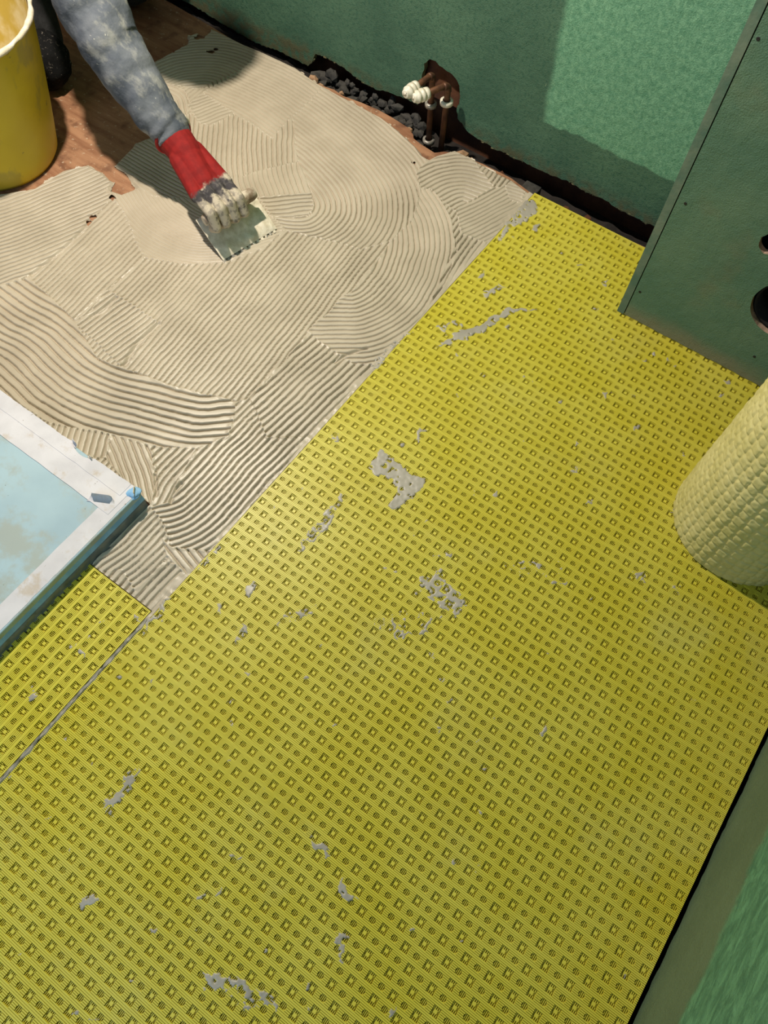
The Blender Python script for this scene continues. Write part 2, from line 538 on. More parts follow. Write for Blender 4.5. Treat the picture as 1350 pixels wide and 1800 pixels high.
mk('side_board', v, f, M['board_edge'], wb, (-10, BY, 0))
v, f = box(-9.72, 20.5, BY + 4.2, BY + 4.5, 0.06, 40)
mk('backing', v, f, M['painted_shade'], wb, (0, BY + 4, 0))  # near-black sheet standing in for the shade behind crack and holes
# soil pipe stub inside the large hole, coloured near-black for the shade in there
n = 36
vs, fs = [], []
for (r, yy) in ((2.95, BY + 0.5), (2.95, BY + 4.0), (2.75, BY + 4.0), (2.75, BY + 0.5)):
    vs += [(3.85 + r * math.cos(2 * math.pi * i / n), yy, 9.7 + r * math.sin(2 * math.pi * i / n)) for i in range(n)]
for k in range(4):
    for i in range(n):
        fs.append((k * n + i, k * n + (i + 1) % n, ((k + 1) % 4) * n + (i + 1) % n, ((k + 1) % 4) * n + i))
mk('soil_pipe_sleeve', vs, fs, M['painted_shade'], wb, (3.85, BY, 9.7), True)
for (x, z) in ((-9.11, 3.87), (-8.81, 15.4), (-9.22, 30.0), (4.11, 3.22), (8.0, 26.0)):
    n = 14
    vs = [(x, BY - 0.01, z)]
    for r, yy in ((0.07, BY - 0.012), (0.13, BY - 0.03), (0.17, BY + 0.02)):
        vs += [(x + r * math.cos(2 * math.pi * i / n), yy, z + r * math.sin(2 * math.pi * i / n)) for i in range(n)]
    fs = [(0, 1 + i, 1 + (i + 1) % n) for i in range(n)]
    for k in range(2):
        fs += [(1 + k * n + i, 1 + (k + 1) * n + i, 1 + (k + 1) * n + (i + 1) % n, 1 + k * n + (i + 1) % n) for i in range(n)]
    mk('screw', vs, fs, M['screw'], wb, (x, BY, z), True)

# ------------------------------------------------------------------ the setting: right wall
rag = []
yy = -48.0
while yy < 61:
    rag.append((yy, -0.25 + random.uniform(-0.10, 0.10) + 0.22 * noise.noise(Vector((yy * 0.25, 3, 1)))))
    yy += random.uniform(0.3, 0.8)
RX = 21.25
wr = board_from_outline('wall_right', rag + [(61, -0.2), (61, 115), (-48, 115)], lambda a, b, d: (RX + d, a, b), 0.65,
                        [M['wall_right'], M['paint_chip']], (RX, 0, 0))
tag(wr, 'green painted wall at lower right with a black gap along its foot', 'wall', kind='structure')
v, f = box(RX + 2, RX + 2.4, -48, 72, -7, 20)
tag(mk('wall_cavity', v, f, M['painted_shade'], origin=(RX, 0, 0)), 'near-black panel painted as the unlit cavity behind the green wall at lower right', 'wall', kind='structure')  # panel coloured near-black to stand for shade in the gap

# ------------------------------------------------------------------ the setting: wall beyond the left of the picture
v, f = box(-126, -125, -48, 76, -1, 115)
tag(mk('wall_left', v, f, M['gypsum'], origin=(-125, 14, 0)), 'bare plaster wall beyond the bucket', 'wall', kind='structure')

# ------------------------------------------------------------------ matting
def tile_square():
    V, F = [], []
    def quad(a, b, c, d):
        k = len(V)
        V.extend((a, b, c, d))
        F.append((k, k + 1, k + 2, k + 3))
    def bx(x0, x1, y0, y1, z0, z1, ends='xy'):
        quad((x0, y0, z1), (x1, y0, z1), (x1, y1, z1), (x0, y1, z1))
        quad((x0, y0, z0), (x1, y0, z0), (x1, y0, z1), (x0, y0, z1))
        quad((x1, y1, z0), (x0, y1, z0), (x0, y1, z1), (x1, y1, z1))
        if 'l' in ends: quad((x0, y1, z0), (x0, y0, z0), (x0, y0, z1), (x0, y1, z1))
        if 'r' in ends: quad((x1, y0, z0), (x1, y1, z0), (x1, y1, z1), (x1, y0, z1))
    return V, F, quad, bx
G, RH, FL = -0.095, 0.049, -0.31
PX, PY, CR = 0.305, 0.357, 0.26
def make_tiles():
    # square pocket
    V, F, quad, bx = tile_square()
    x0, x1, y0, y1 = 0.5 - PX, 0.5 + PX, 0.5 - PY, 0.5 + PY
    quad((0, 0, G), (1, 0, G), (1, y0, G), (0, y0, G))
    quad((0, y1, G), (1, y1, G), (1, 1, G), (0, 1, G))
    quad((0, y0, G), (x0, y0, G), (x0, y1, G), (0, y1, G))
    quad((x1, y0, G), (1, y0, G), (1, y1, G), (x1, y1, G))
    quad((x0, y0, FL), (x1, y0, FL), (x1, y1, FL), (x0, y1, FL))
    quad((x0, y0, G), (x0, y0, FL), (x0, y1, FL), (x0, y1, G))
    quad((x1, y0, FL), (x1, y0, G), (x1, y1, G), (x1, y1, FL))
    quad((x0, y0, FL), (x0, y0, G), (x1, y0, G), (x1, y0, FL))
    quad((x0, y1, G), (x0, y1, FL), (x1, y1, FL), (x1, y1, G))
    bx(0.5 - 0.14, 0.5 + 0.14, 0.5 - 0.13, 0.5 + 0.13, FL, -0.12, 'lr')
    for dx in (-0.225, -0.085, 0.055, 0.195):
        for (ya, yb) in ((y0, 0.37), (0.63, y1)):
            xa = 0.5 + dx
            bx(xa - 0.024, xa + 0.028, ya, yb, FL, -0.11, 'lr')
    for k in range(7):
        yc = (k + 0.5) / 7
        if k in (0, 6):
            bx(0, 1, yc - 0.058, yc + 0.058, G, 0.0, '')
        else:
            bx(0, x0, yc - RH, yc + RH, G, 0.0, 'r')
            bx(x1, 1, yc - RH, yc + RH, G, 0.0, 'l')
    sq = (np.array(V), np.array(F))
    # round pocket
    V, F, quad, bx = tile_square()
    oc = [(0.5 + CR * math.cos(math.pi / 4 * i), 0.5 + CR * math.sin(math.pi / 4 * i)) for i in range(8)]
    sqp = [(1, .5), (1, 1), (.5, 1), (0, 1), (0, .5), (0, 0), (.5, 0), (1, 0)]
    for i in range(8):
        j = (i + 1) % 8
        quad((*oc[i], G), (*sqp[i], G), (*sqp[j], G), (*oc[j], G))
        quad((*oc[i], FL), (*oc[i], G), (*oc[j], G), (*oc[j], FL))
    for (a, b, c_, d) in ((0, 1, 2, 3), (0, 3, 4, 7), (7, 4, 5, 6)):
        quad((*oc[a], FL), (*oc[b], FL), (*oc[c_], FL), (*oc[d], FL))
    for dx in (-0.13, 0.0, 0.13):
        hh = math.sqrt(CR ** 2 - dx ** 2) * 0.97
        bx(0.5 + dx - 0.022, 0.5 + dx + 0.024, 0.5 - hh, 0.5 + hh, FL, -0.10, 'lr')
    for k in range(7):
        yc = (k + 0.5) / 7
        dy = abs(yc - 0.5)
        if k in (0, 6):
            bx(0, 1, yc - 0.058, yc + 0.058, G, 0.0, '')
        elif dy > 0.2:
            bx(0, 1, yc - RH, yc + RH, G, 0.0, '')
        else:
            hh = math.sqrt(CR ** 2 - dy ** 2)
            bx(0, 0.5 - hh, yc - RH, yc + RH, G, 0.0, 'r')
            bx(0.5 + hh, 1, yc - RH, yc + RH, G, 0.0, 'l')
    return sq, (np.array(V), np.array(F))
TILES = make_tiles()

def lay_mat(cells, transpose):
    """cells: list of (x, y, kind) lower-left corners in pockets"""
    VV, FF, base = [], [], 0
    for kind in (0, 1):
        c = np.array([(x, y) for x, y, k in cells if k == kind])
        tv, tf = TILES[kind]
        if transpose:
            tv = tv[:, [1, 0, 2]]
            tf = tf[:, ::-1]
        nv = len(tv)
        vv = np.repeat(tv[None], len(c), 0).copy()
        vv[:, :, 0] += c[:, 0:1]
        vv[:, :, 1] += c[:, 1:2]
        ff = tf[None] + (np.arange(len(c)) * nv)[:, None, None] + base
        VV.append(vv.reshape(-1, 3))
        FF.append(ff.reshape(-1, 4))
        base += nv * len(c)
    V, F = np.concatenate(VV), np.concatenate(FF)
    V[:, 2] += 0.035 * vnoise(V[:, 0], V[:, 1], 9.0)      # the sheet is not dead flat
    return V, F

# main sheet: left edge x = -27.15, squares at (-26.15, 5.86) + even steps
X0, Y0 = -27.65 + 0.5, 5.86 - 0.5
cells = []
for i in range(48):
    for j in range(-36, 66):
        x, y = X0 + i, Y0 + j
        cx, cy = x + 0.5, y + 0.5
        if cy > 61.6 and cx > -9.9:
            continue
        cells.append((x, y, 0))
cells = [(x, y, 0 if ((round(x - X0) + round(y - Y0)) % 2 == 0) else 1) for x, y, k in cells]
# (first square centre sits one pocket in from the edge)
mat1 = empty('decoupling_mat', (-3, 20, MATZ))
tag(mat1, 'large yellow-green waffle-pocket decoupling mat covering most of the floor', 'floor mat')
V, Fc = lay_mat(cells, False)
mk('membrane', V, Fc, M['membrane'], mat1, (-3, 20, MATZ))
# fleece underside, a thin sheet below the pockets
bm = bmesh.new()
pl = [(X0 + 0.03, Y0 - 36), (X0 + 47.97, Y0 - 36), (X0 + 47.97, 61.8), (-9.7, 61.8), (-9.7, Y0 + 65.9), (X0 + 0.03, Y0 + 65.9)]
def plate(name, pl, z0, z1, mat, parent, origin):
    bm = bmesh.new()
    a = [bm.verts.new((x, y, z1)) for x, y in pl]
    b = [bm.verts.new((x, y, z0)) for x, y in pl]
    bm.faces.new(a)
    bm.faces.new(b[::-1])
    for i in range(len(pl)):
        j = (i + 1) % len(pl)
        bm.faces.new((a[j], a[i], b[i], b[j]))
    bmesh.ops.recalc_face_normals(bm, faces=bm.faces)
    return from_bm(name, bm, mat, parent, origin)
bm.free()
plate('fleece_backing', pl, FLZ, -0.385, M['roll'], mat1, (-3, 20, MATZ))

# second, narrow sheet left of the seam, ribs running the other way
mat2 = empty('decoupling_mat', (-31.5, -8, MATZ))
tag(mat2, 'narrow yellow-green mat strip between the white-edged tray and the seam', 'floor mat')
cells2 = []
A0, B0 = -35.4, 5.72
for i in range(8):
    for j in range(1, 32):
        cells2.append((A0 + 0.98 * i - 0.02 * 0, B0 - j, 0 if (i + j) % 2 == 0 else 1))
V, Fc = lay_mat(cells2, True)
mk('membrane', V, Fc, M['membrane'], mat2, (-31.5, -8, MATZ))
plate('fleece_backing', [(A0, B0 - 31), (A0 + 7.84, B0 - 31), (A0 + 7.84, B0 - .02), (A0, B0 - .02)], FLZ, -0.385, M['roll'], mat2, (-31.5, -8, MATZ))

# smears of adhesive lying over the ribs and filling pockets
def smear(polys_px, dens, parent, org, seed, kind=None, x0=X0, y0=Y0):
    """film of adhesive with ragged, sunken edges; pocket slits are the last to fill"""
    g = 1 / 14.0
    VV, FF, base = [], [], 0
    for n_, (poly_px, de) in enumerate(polys_px):
        P = np.array([at(a, b)[:2] for a, b in poly_px])
        lo, hi = P.min(0) - 0.4, P.max(0) + 0.4
        ii = np.arange(np.floor((lo[0] - x0) / g), np.ceil((hi[0] - x0) / g))
        jj = np.arange(np.floor((lo[1] - y0) / g), np.ceil((hi[1] - y0) / g))
        I, J = np.meshgrid(ii, jj)
        cx, cy = x0 + (I + 0.5) * g, y0 + (J + 0.5) * g
        wx = cx + 0.35 * vnoise(cx, cy, 0.7) + 0.12 * vnoise(cx, cy, 0.22)
        wy = cy + 0.35 * vnoise(cx + 40, cy, 0.7) + 0.12 * vnoise(cx + 9, cy, 0.22)
        ins = in_poly(wx, wy, P)
        fx, fy = (cx - x0) % 1, (cy - y0) % 1
        ch = (np.floor(cx - x0) + np.floor(cy - y0)) % 2
        slit = np.where(ch == 0, (np.abs(fx - .5) < .32) & (np.abs(fy - .5) < .37) & ((np.abs(fx - .5) > .14) | (np.abs(fy - .5) > .13)), np.hypot(fx - .5, fy - .5) < 0.27)
        nf = 0.5 + 0.33 * vnoise(cx + seed, cy, 0.55) + 0.28 * vnoise(cx - seed, cy + n_, 0.2)
        keep = ins & (nf < np.where(slit, de * 0.66 + 0.02, de + 0.17))
        if not keep.any():
            continue
        kp = np.pad(keep, 1)
        full = kp[:-1, :-1] & kp[1:, :-1] & kp[:-1, 1:] & kp[1:, 1:]
        anyc = kp[:-1, :-1] | kp[1:, :-1] | kp[:-1, 1:] | kp[1:, 1:]
        vx = x0 + np.append(ii, ii[-1] + 1) * g
        vy = y0 + np.append(jj, jj[-1] + 1) * g
        GX, GY = np.meshgrid(vx, vy)
        GZ = np.where(full, 0.035 + 0.02 * vnoise(GX, GY, 0.3), -0.05)
        ids = -np.ones(GX.shape, int)
        ids[anyc] = np.arange(anyc.sum()) + base
        VV.append(np.stack([GX[anyc], GY[anyc], GZ[anyc]], 1))
        r_, c_ = np.where(keep)
        FF.append(np.stack([ids[r_, c_], ids[r_, c_ + 1], ids[r_ + 1, c_ + 1], ids[r_ + 1, c_]], 1))
        base += int(anyc.sum())
    if not VV:
        return
    VV = np.concatenate(VV)
    VV[:, 2] += 0.035 * vnoise(VV[:, 0], VV[:, 1], 9.0)
    o = mk('adhesive_smear', VV, np.concatenate(FF), M['smear'], parent, org, True)
    if kind: o['kind'] = kind
    return o
SM = [
    ([(668, 790), (690, 802), (715, 825), (747, 843), (740, 862), (706, 894), (684, 890), (702, 860), (692, 842), (652, 832), (645, 822)], 0.97),
    ([(735, 745), (747, 752), (738, 780), (727, 772)], 0.8),
    ([(600, 866), (611, 872), (572, 930), (540, 962), (524, 968), (548, 930)], 0.62),
    ([(735, 1015), (775, 1005), (822, 1060), (800, 1082), (772, 1076), (745, 1045)], 0.55),
    ([(650, 1090), (700, 1070), (780, 1085), (770, 1110), (690, 1125), (655, 1110)], 0.24),
    ([(948, 541), (915, 548), (872, 566), (850, 585), (800, 600), (768, 612), (790, 590), (845, 568), (895, 540)], 0.92),
    ([(842, 518), (880, 498), (892, 506), (852, 526)], 0.55),
    ([(760, 570), (800, 560), (830, 585), (780, 600)], 0.25),
    ([(132, 1588), (150, 1570), (176, 1578), (168, 1590), (142, 1602)], 0.85),
    ([(222, 1365), (246, 1353), (236, 1376), (196, 1424), (178, 1420)], 0.66),
    ([(592, 1540), (605, 1543), (628, 1580), (612, 1586), (597, 1560)], 0.8),
    ([(540, 1470), (560, 1475), (590, 1505), (575, 1510), (545, 1490)], 0.4),
    ([(360, 1705), (415, 1716), (480, 1750), (482, 1778), (430, 1768), (370, 1735)], 0.45),
    ([(425, 1028), (452, 1024), (434, 1052)], 0.7),
    ([(498, 1080), (548, 1062), (562, 1078), (520, 1090), (478, 1098)], 0.45),
    ([(412, 1100), (432, 1096), (436, 1120), (418, 1132)], 0.5),
    ([(1118, 1012), (1135, 1006), (1140, 1022), (1122, 1030)], 0.5),
    ([(1180, 1025), (1196, 1028), (1190, 1042), (1176, 1038)], 0.6),
    ([(880, 985), (985, 990), (1000, 1040), (900, 1010)], 0.16),
    ([(900, 378), (922, 350), (936, 352), (946, 364), (930, 388), (902, 398), (880, 424), (872, 420)], 0.8),
    ([(935, 395), (950, 392), (945, 406), (932, 405)], 0.6),
    ([(585, 1650), (605, 1640), (620, 1672), (598, 1690)], 0.35),
    ([(268, 1075), (300, 1045), (304, 1052), (262, 1102), (250, 1112)], 0.55),
    ([(650, 645), (720, 575), (726, 580), (660, 650)], 0.4),
    ([(345, 998), (400, 945), (406, 950), (352, 1004)], 0.35),
]
for k, s in enumerate(SM):
    smear([s], None, mat1, (-3, 20, MATZ), 100 + k, 'stuff' if s[1] < 0.75 else None)
# scattered specks
sp = []
r3 = random.Random(5)
for k in range(230):
    a, b = r3.uniform(-27, 20), r3.uniform(-20, 66)
    if b > 60 and a > -11: continue
    if r3.random() > 0.35 + 0.65 * math.exp(-((a + 15) / 14) ** 2): continue
    q = RC @ (np.array([a, b, 0]) - np.array([0, 0, H_CAM]))
    px, py = 675 + F_PX * q[0] / q[2], 900 + F_PX * q[1] / q[2]
    s = r3.uniform(2, 6)
    sp.append(([(px - s, py - s * 0.6), (px + s, py - s), (px + s * 0.7, py + s), (px - s, py + s * 0.8)], r3.uniform(0.3, 0.8)))
smear(sp, None, mat1, (-3, 20, MATZ), 400, 'stuff')
sm2 = [([(232, 1078), (248, 1082), (250, 1094), (234, 1092)], 0.8), ([(125, 1130), (140, 1126), (136, 1138), (124, 1140)], 0.7),
       ([(150, 1118), (162, 1116), (158, 1126)], 0.6), ([(138, 1146), (146, 1142), (150, 1152), (140, 1154)], 0.8),
       ([(164, 1094), (176, 1090), (174, 1102)], 0.6), ([(40, 1225), (60, 1212), (66, 1224), (46, 1236)], 0.4), ([(90, 1190), (104, 1186), (100, 1200)], 0.5)]
for k, s in enumerate(sm2):
    smear([s], None, mat2, (-31.5, -8, MATZ), 500 + k, 'stuff')

# ------------------------------------------------------------------ combed adhesive (height field)
patches = [
    # polygon in the photograph, guide curve of the comb, pitch, ridge height
    dict(p=None, g=[(330, 665), (385, 600), (450, 525), (520, 440), (560, 395)], s=0.60, a=0.24),
    dict(p=[(-90, 440), (-60, 360), (0, 330), (60, 325), (110, 296), (155, 282), (205, 318), (198, 348), (165, 382), (120, 430), (52, 482), (0, 508), (-90, 540)],
         g=[(-60, 462), (0, 440), (80, 411), (170, 372)], s=0.60, a=0.25),
    dict(p=[(197, 348), (215, 362), (253, 453), (190, 508), (130, 562), (50, 489), (107, 440), (144, 404)], g=[(75, 498), (140, 436), (215, 366)], s=0.60, a=0.26),
    dict(p=[(190, 508), (210, 521), (279, 567), (216, 646), (130, 566), (160, 545)], g=[(160, 606), (243, 545)], s=0.62, a=0.26),
    dict(p=[(250, 455), (330, 465), (400, 460), (470, 430), (505, 398), (560, 410), (640, 436), (690, 420), (640, 490), (545, 583), (440, 700), (414, 708), (375, 698), (293, 678), (215, 650), (279, 567), (208, 521), (190, 508)],
         g=[(330, 665), (385, 600), (450, 525), (520, 440), (560, 395)], s=0.60, a=0.23),
    dict(p=[(738, 325), (760, 330), (790, 380), (802, 430), (745, 562), (690, 625), (655, 642), (620, 637), (560, 602), (540, 583), (640, 490), (690, 421), (725, 382)],
         g=[(748, 318), (780, 370), (793, 425), (786, 471), (762, 530), (715, 580), (650, 610), (580, 612)], s=0.60, a=0.19),
    dict(p=[(545, 583), (562, 600), (620, 637), (660, 640), (700, 620), (560, 765), (470, 790), (414, 708), (440, 700)], g=[(380, 770), (473, 684), (560, 605), (640, 530)], s=0.66, a=0.28),
    dict(p=[(569, 145), (651, 185), (712, 232), (765, 280), (732, 300), (740, 336), (727, 382), (690, 423), (636, 440), (587, 424), (490, 403), (480, 380), (547, 376), (551, 350), (501, 300), (523, 283), (514, 204)],
         g=[(480, 268), (505, 288), (532, 314), (556, 341), (564, 360), (556, 378), (532, 388), (480, 386)], s=0.62, a=0.24),
    dict(p=[(732, 302), (764, 272), (800, 262), (828, 278), (858, 315), (868, 330), (800, 372), (785, 360), (757, 333), (740, 330)],
         g=[(725, 328), (775, 304), (820, 299), (865, 312)], s=0.66, a=0.26),
    dict(p=[(800, 368), (868, 329), (896, 327), (925, 334), (945, 345), (905, 380), (860, 430), (811, 410)], g=[(790, 400), (850, 372), (905, 342)], s=0.55, a=0.14),
    dict(p=[(888, 326), (902, 315), (925, 330), (916, 358), (896, 352)], g=[(890, 335), (925, 345)], s=0.55, a=0.24),
    dict(p=[(811, 410), (862, 428), (800, 510), (745, 568), (795, 470)], g=[(745, 560), (800, 465), (840, 405)], s=0.60, a=0.24),
    dict(p=[(355, 165), (373, 150), (427, 118), (461, 85), (520, 112), (572, 148), (515, 206), (478, 242), (411, 201), (380, 178)], g=[(389, 150), (453, 180), (515, 222)], s=0.60, a=0.2),
    dict(p=[(255, 108), (328, 70), (347, 55), (376, 48), (415, 62), (465, 86), (427, 121), (373, 153), (341, 156), (283, 146)], g=[(270, 125), (307, 112), (360, 106), (400, 112), (424, 124), (430, 140)], s=0.60, a=0.2),
    dict(p=[(270, 140), (325, 158), (335, 183), (325, 210), (300, 205)], g=[(285, 152), (318, 168), (330, 205)], s=0.60, a=0.22),
    dict(p=[(331, 183), (355, 163), (379, 177), (413, 199), (379, 218), (352, 219)], g=[(340, 203), (400, 182)], s=0.60, a=0.22),
    dict(p=[(318, 205), (335, 200), (355, 219), (379, 218), (411, 200), (443, 217), (477, 243), (513, 206), (524, 284), (411, 312), (384, 318), (352, 280)],
         g=[(432, 180), (428, 230), (426, 280), (432, 320)], s=0.62, a=0.26),
    dict(p=[(411, 312), (524, 284), (552, 345), (470, 346), (425, 348), (390, 330)], g=[(470, 285), (474, 312), (486, 345)], s=0.60, a=0.15),
    dict(p=[(455, 346), (548, 338), (552, 365), (542, 380), (480, 382)], g=[(470, 362), (548, 355)], s=0.66, a=0.26),
    dict(p=[(185, 333), (215, 318), (270, 335), (330, 350), (440, 350), (485, 385), (500, 402), (470, 433), (400, 461), (330, 466), (252, 453), (215, 366)],
         g=[(200, 352), (240, 405), (320, 448), (400, 448), (475, 424)], s=0.42, a=0.09),
    dict(p=[(190, 292), (215, 265), (245, 240), (330, 240), (340, 350), (270, 345)], g=[(200, 282), (280, 330), (330, 356)], s=0.5, a=0.14),
    dict(p=[(-90, 520), (0, 503), (50, 487), (130, 562), (170, 628), (216, 646), (293, 676), (375, 696), (416, 706), (400, 768), (345, 790), (261, 783), (78, 742), (55, 722), (0, 700), (-90, 660)],
         g=[(-60, 525), (0, 568), (59, 603), (124, 660), (183, 690), (261, 711), (342, 731), (410, 728)], s=0.80, a=0.32),
    dict(p=[(78, 742), (192, 762), (188, 805), (140, 805), (95, 780)], g=[(160, 750), (148, 790)], s=0.62, a=0.28),
    dict(p=[(192, 762), (263, 783), (273, 831), (270, 884), (248, 875), (220, 850), (186, 805)], g=[(225, 768), (246, 815), (262, 872)], s=0.62, a=0.28),
    dict(p=[(263, 783), (347, 790), (341, 815), (312, 847), (299, 882), (268, 888), (273, 831)], g=[(272, 872), (296, 832), (340, 790)], s=0.62, a=0.28),
    dict(p=[(416, 706), (440, 700), (470, 770), (560, 765), (440, 890), (375, 985), (330, 1002), (300, 960), (290, 925), (262, 892), (299, 882), (312, 847), (345, 790), (400, 768)],
         g=[(520, 680), (467, 727), (403, 788), (349, 845), (312, 880), (270, 893)], s=0.60, a=0.29),
    dict(p=[(150, 1010), (240, 885), (264, 890), (282, 912), (302, 960), (288, 992), (236, 1052), (180, 1012)], g=[(170, 1018), (184, 1004), (229, 971), (282, 916)], s=0.58, a=0.27),
    dict(p=[(236, 1040), (288, 988), (322, 995), (340, 1015), (275, 1085), (255, 1075), (170, 1005), (215, 1000)], g=[(240, 1050), (262, 1026), (292, 996)], s=0.66, a=0.27),
    dict(p=[(284, 944), (304, 962), (370, 968), (336, 1016), (309, 995), (293, 975)], g=[(290, 958), (332, 1012)], s=0.66, a=0.25),
]
outline_px = [(-90, 440), (-70, 375), (0, 340), (60, 330), (110, 299), (153, 289), (178, 301), (200, 320), (196, 334), (214, 340), (238, 331), (226, 312), (212, 300),
              (199, 292), (214, 276), (240, 250), (282, 236), (302, 205), (285, 150), (268, 109), (300, 92), (328, 77), (330, 62), (347, 57), (360, 62), (374, 50), (398, 62), (430, 78), (460, 90), (520, 118),
              (558, 145), (598, 167), (640, 189), (672, 206), (700, 228), (733, 258), (742, 272), (754, 279), (768, 272), (800, 263), (834, 280), (862, 297), (900, 316), (922, 332), (938, 344)]
OUT = [at(a, b, -0.2)[:2] for a, b in outline_px] + [np.array(q) for q in ((-27.16, 71.2), (-27.16, 4.5), (-27.53, 4.5), (-27.53, 5.76), (-35.0, 5.76), (-35.0, 13.4), (-62, 13.4), (-78, 14.5), (-88, 24))]
GS = 0.062
gx = np.arange(-84, -26.5, GS)
gy = np.arange(4, 73, GS)
X, Y = np.meshgrid(gx, gy)
jit = 0.22 * np.clip(-27.8 - X, 0, 1) * np.clip(Y - 14.5, 0, 1)
mask = in_poly(X + jit * vnoise(X, Y, 0.8), Y + jit * vnoise(X + 50, Y, 0.8), OUT)
for (hx, hy, hr) in ((164, 384, 0.42), (159, 391, 0.3), (197, 350, 0.35), (352, 68, 0.5), (372, 94, 0.45), (379, 90, 0.35), (305, 92, 0.3), (727, 288, 0.16), (312, 197, 0.3)):
    q = at(hx, hy, -0.3)
    mask &= np.hypot(X - q[0], Y - q[1]) > hr * (1 + 0.6 * vnoise(X, Y, 0.4))
# right border follows the sheet edge exactly
idx = np.where(mask.ravel())[0]
x, y = X.ravel()[idx], Y.ravel()[idx]
jx = x + 0.10 * vnoise(x, y, 2.2) + 0.03 * vnoise(x, y, 0.5)
jy = y + 0.10 * vnoise(x + 77, y, 2.2) + 0.03 * vnoise(x + 33, y, 0.5)
hgt = np.full(len(x), -0.2)
for pt in patches:
    if pt['p'] is None:
        sel = np.arange(len(x))
        ed = np.full(len(x), 9.0)
    else:
        P = [at(a, b, -0.1)[:2] for a, b in pt['p']]
        lo, hi = np.min(P, 0) - 0.5, np.max(P, 0) + 0.5
        bb = np.where((x > lo[0]) & (x < hi[0]) & (y > lo[1]) & (y < hi[1]))[0]
        sel = bb[in_poly(jx[bb] + 0.12 * vnoise(x[bb], y[bb], 1.2), jy[bb], P)]
        ed = np.abs(seg_dist(x[sel], y[sel], P, closed=True))
    g = smooth_line([at(a, b, -0.1) for a, b in pt['g']])
    d = seg_dist(jx[sel], jy[sel], g)
    ph = (d / pt['s']) % 1.0
    ridge_id = np.floor(d / pt['s'])
    u = np.abs(ph - 0.5) * 2                       # 0 on the crest, 1 in the groove
    tq = np.clip((u - 0.58) / 0.40, 0, 1)
    prof = 1 - tq * tq * (3 - 2 * tq)
    prof = prof - 0.12 * (1 - u) * 0 - 0.06 * u ** 2
    amp = 1.30 * pt['a'] * (1 + 0.18 * np.sin(ridge_id * 12.9898) + 0.15 * vnoise(x[sel], y[sel], 3.0))
    gap = (vnoise(ridge_id * 3.1 + 7 + pt['s'] * 50, vnoise(x[sel], y[sel], 4.0) * 3, 1.0) > 0.88)
    amp = np.where(gap, amp * 1.25, amp)
    z = -0.06 - amp * (1 - prof) + 0.03 * vnoise(x[sel], y[sel], 2.5)
    lip = 0.07 * np.exp(-(ed / 0.22) ** 2) * (0.6 + 0.8 * vnoise(x[sel], y[sel], 0.45))
    hgt[sel] = z + lip
# a flattened smear where the adhesive meets the sheets
de = np.clip((-27.15 - x) + 0.5 * vnoise(x, y, 3.0), 0, None)
k = np.clip(de / 0.9, 0, 1)
flat = -0.07 + 0.05 * vnoise(x, y, 0.4)
hgt = hgt * k + flat * (1 - k)
# thinning out at the bare boarding
dob = np.abs(seg_dist(x, y, OUT, closed=True))
far = (x < -27.8) & (y > 14.5)
hgt = np.where(far, np.minimum(hgt, -0.40 + 0.9 * dob + 0.0 * x), hgt)
# ploughed marks: a few long cuts where the comb stopped
for cut, wd in (([(55, 482), (107, 440), (144, 405), (165, 380)], 0.16), ([(160, 556), (180, 545), (203, 522)], 0.15), ([(220, 640), (240, 605), (278, 568)], 0.18),
                ([(272, 835), (275, 870)], 0.10), ([(590, 636), (612, 622), (645, 612)], 0.12), ([(318, 850), (303, 870), (300, 882)], 0.12)):
    c = smooth_line([at(a, b, -0.1) for a, b in cut], 5)
    d = np.abs(seg_dist(x, y, c, extend=False))
    hgt -= 0.34 * np.exp(-(d / (1.3 * wd)) ** 2)
hgt = np.maximum(hgt, FLZ + 0.02)
lut = -np.ones(X.size, dtype=np.int64)
lut[idx] = np.arange(len(idx))
lut = lut.reshape(X.shape)
a, b, c, d = lut[:-1, :-1], lut[:-1, 1:], lut[1:, 1:], lut[1:, :-1]
ok = (a >= 0) & (b >= 0) & (c >= 0) & (d >= 0)
quads = np.stack([a[ok], b[ok], c[ok], d[ok]], 1)
adh = mk('tile_adhesive', np.stack([x, y, hgt], 1), quads, M['mortar'], None, (-52, 40, FLZ), True)
tag(adh, 'beige tile adhesive combed in sweeping ridges over the floor', 'adhesive', kind='stuff')

# grey adhesive squeezed up in the seam between the two sheets
vs, fs = [], []
yy = 4.9
k = 0
while yy > -34:
    wl = 0.16 + 0.10 * noise.noise(Vector((yy * 1.3, 0, 0)))
    wr_ = 0.22 + 0.18 * noise.noise(Vector((yy * 1.1, 5, 0)))
    cx = -27.36 + 0.05 * noise.noise(Vector((yy * 0.6, 9, 0)))
    h = 0.05 + 0.09 * noise.noise(Vector((yy * 1.7, 2, 4)))
    for (dx, z) in ((-wl, -0.1), (-wl * 0.4, h), (0.02, -0.02 if k % 5 else h), (wr_ * 0.6, h + 0.04), (wr_, -0.03)):
        vs.append((cx + dx + random.uniform(-.03, .03), yy, z))
    if k:
        for i in range(4):
            p0 = (k - 1) * 5 + i
            fs.append((p0, p0 + 5, p0 + 6, p0 + 1))
    k += 1
    yy -= 0.22
tag(mk('seam_bead', vs, fs, M['smear'], None, (-27.4, -10, 0)), 'thin ragged grey bead of adhesive in the seam between the mats', 'adhesive')

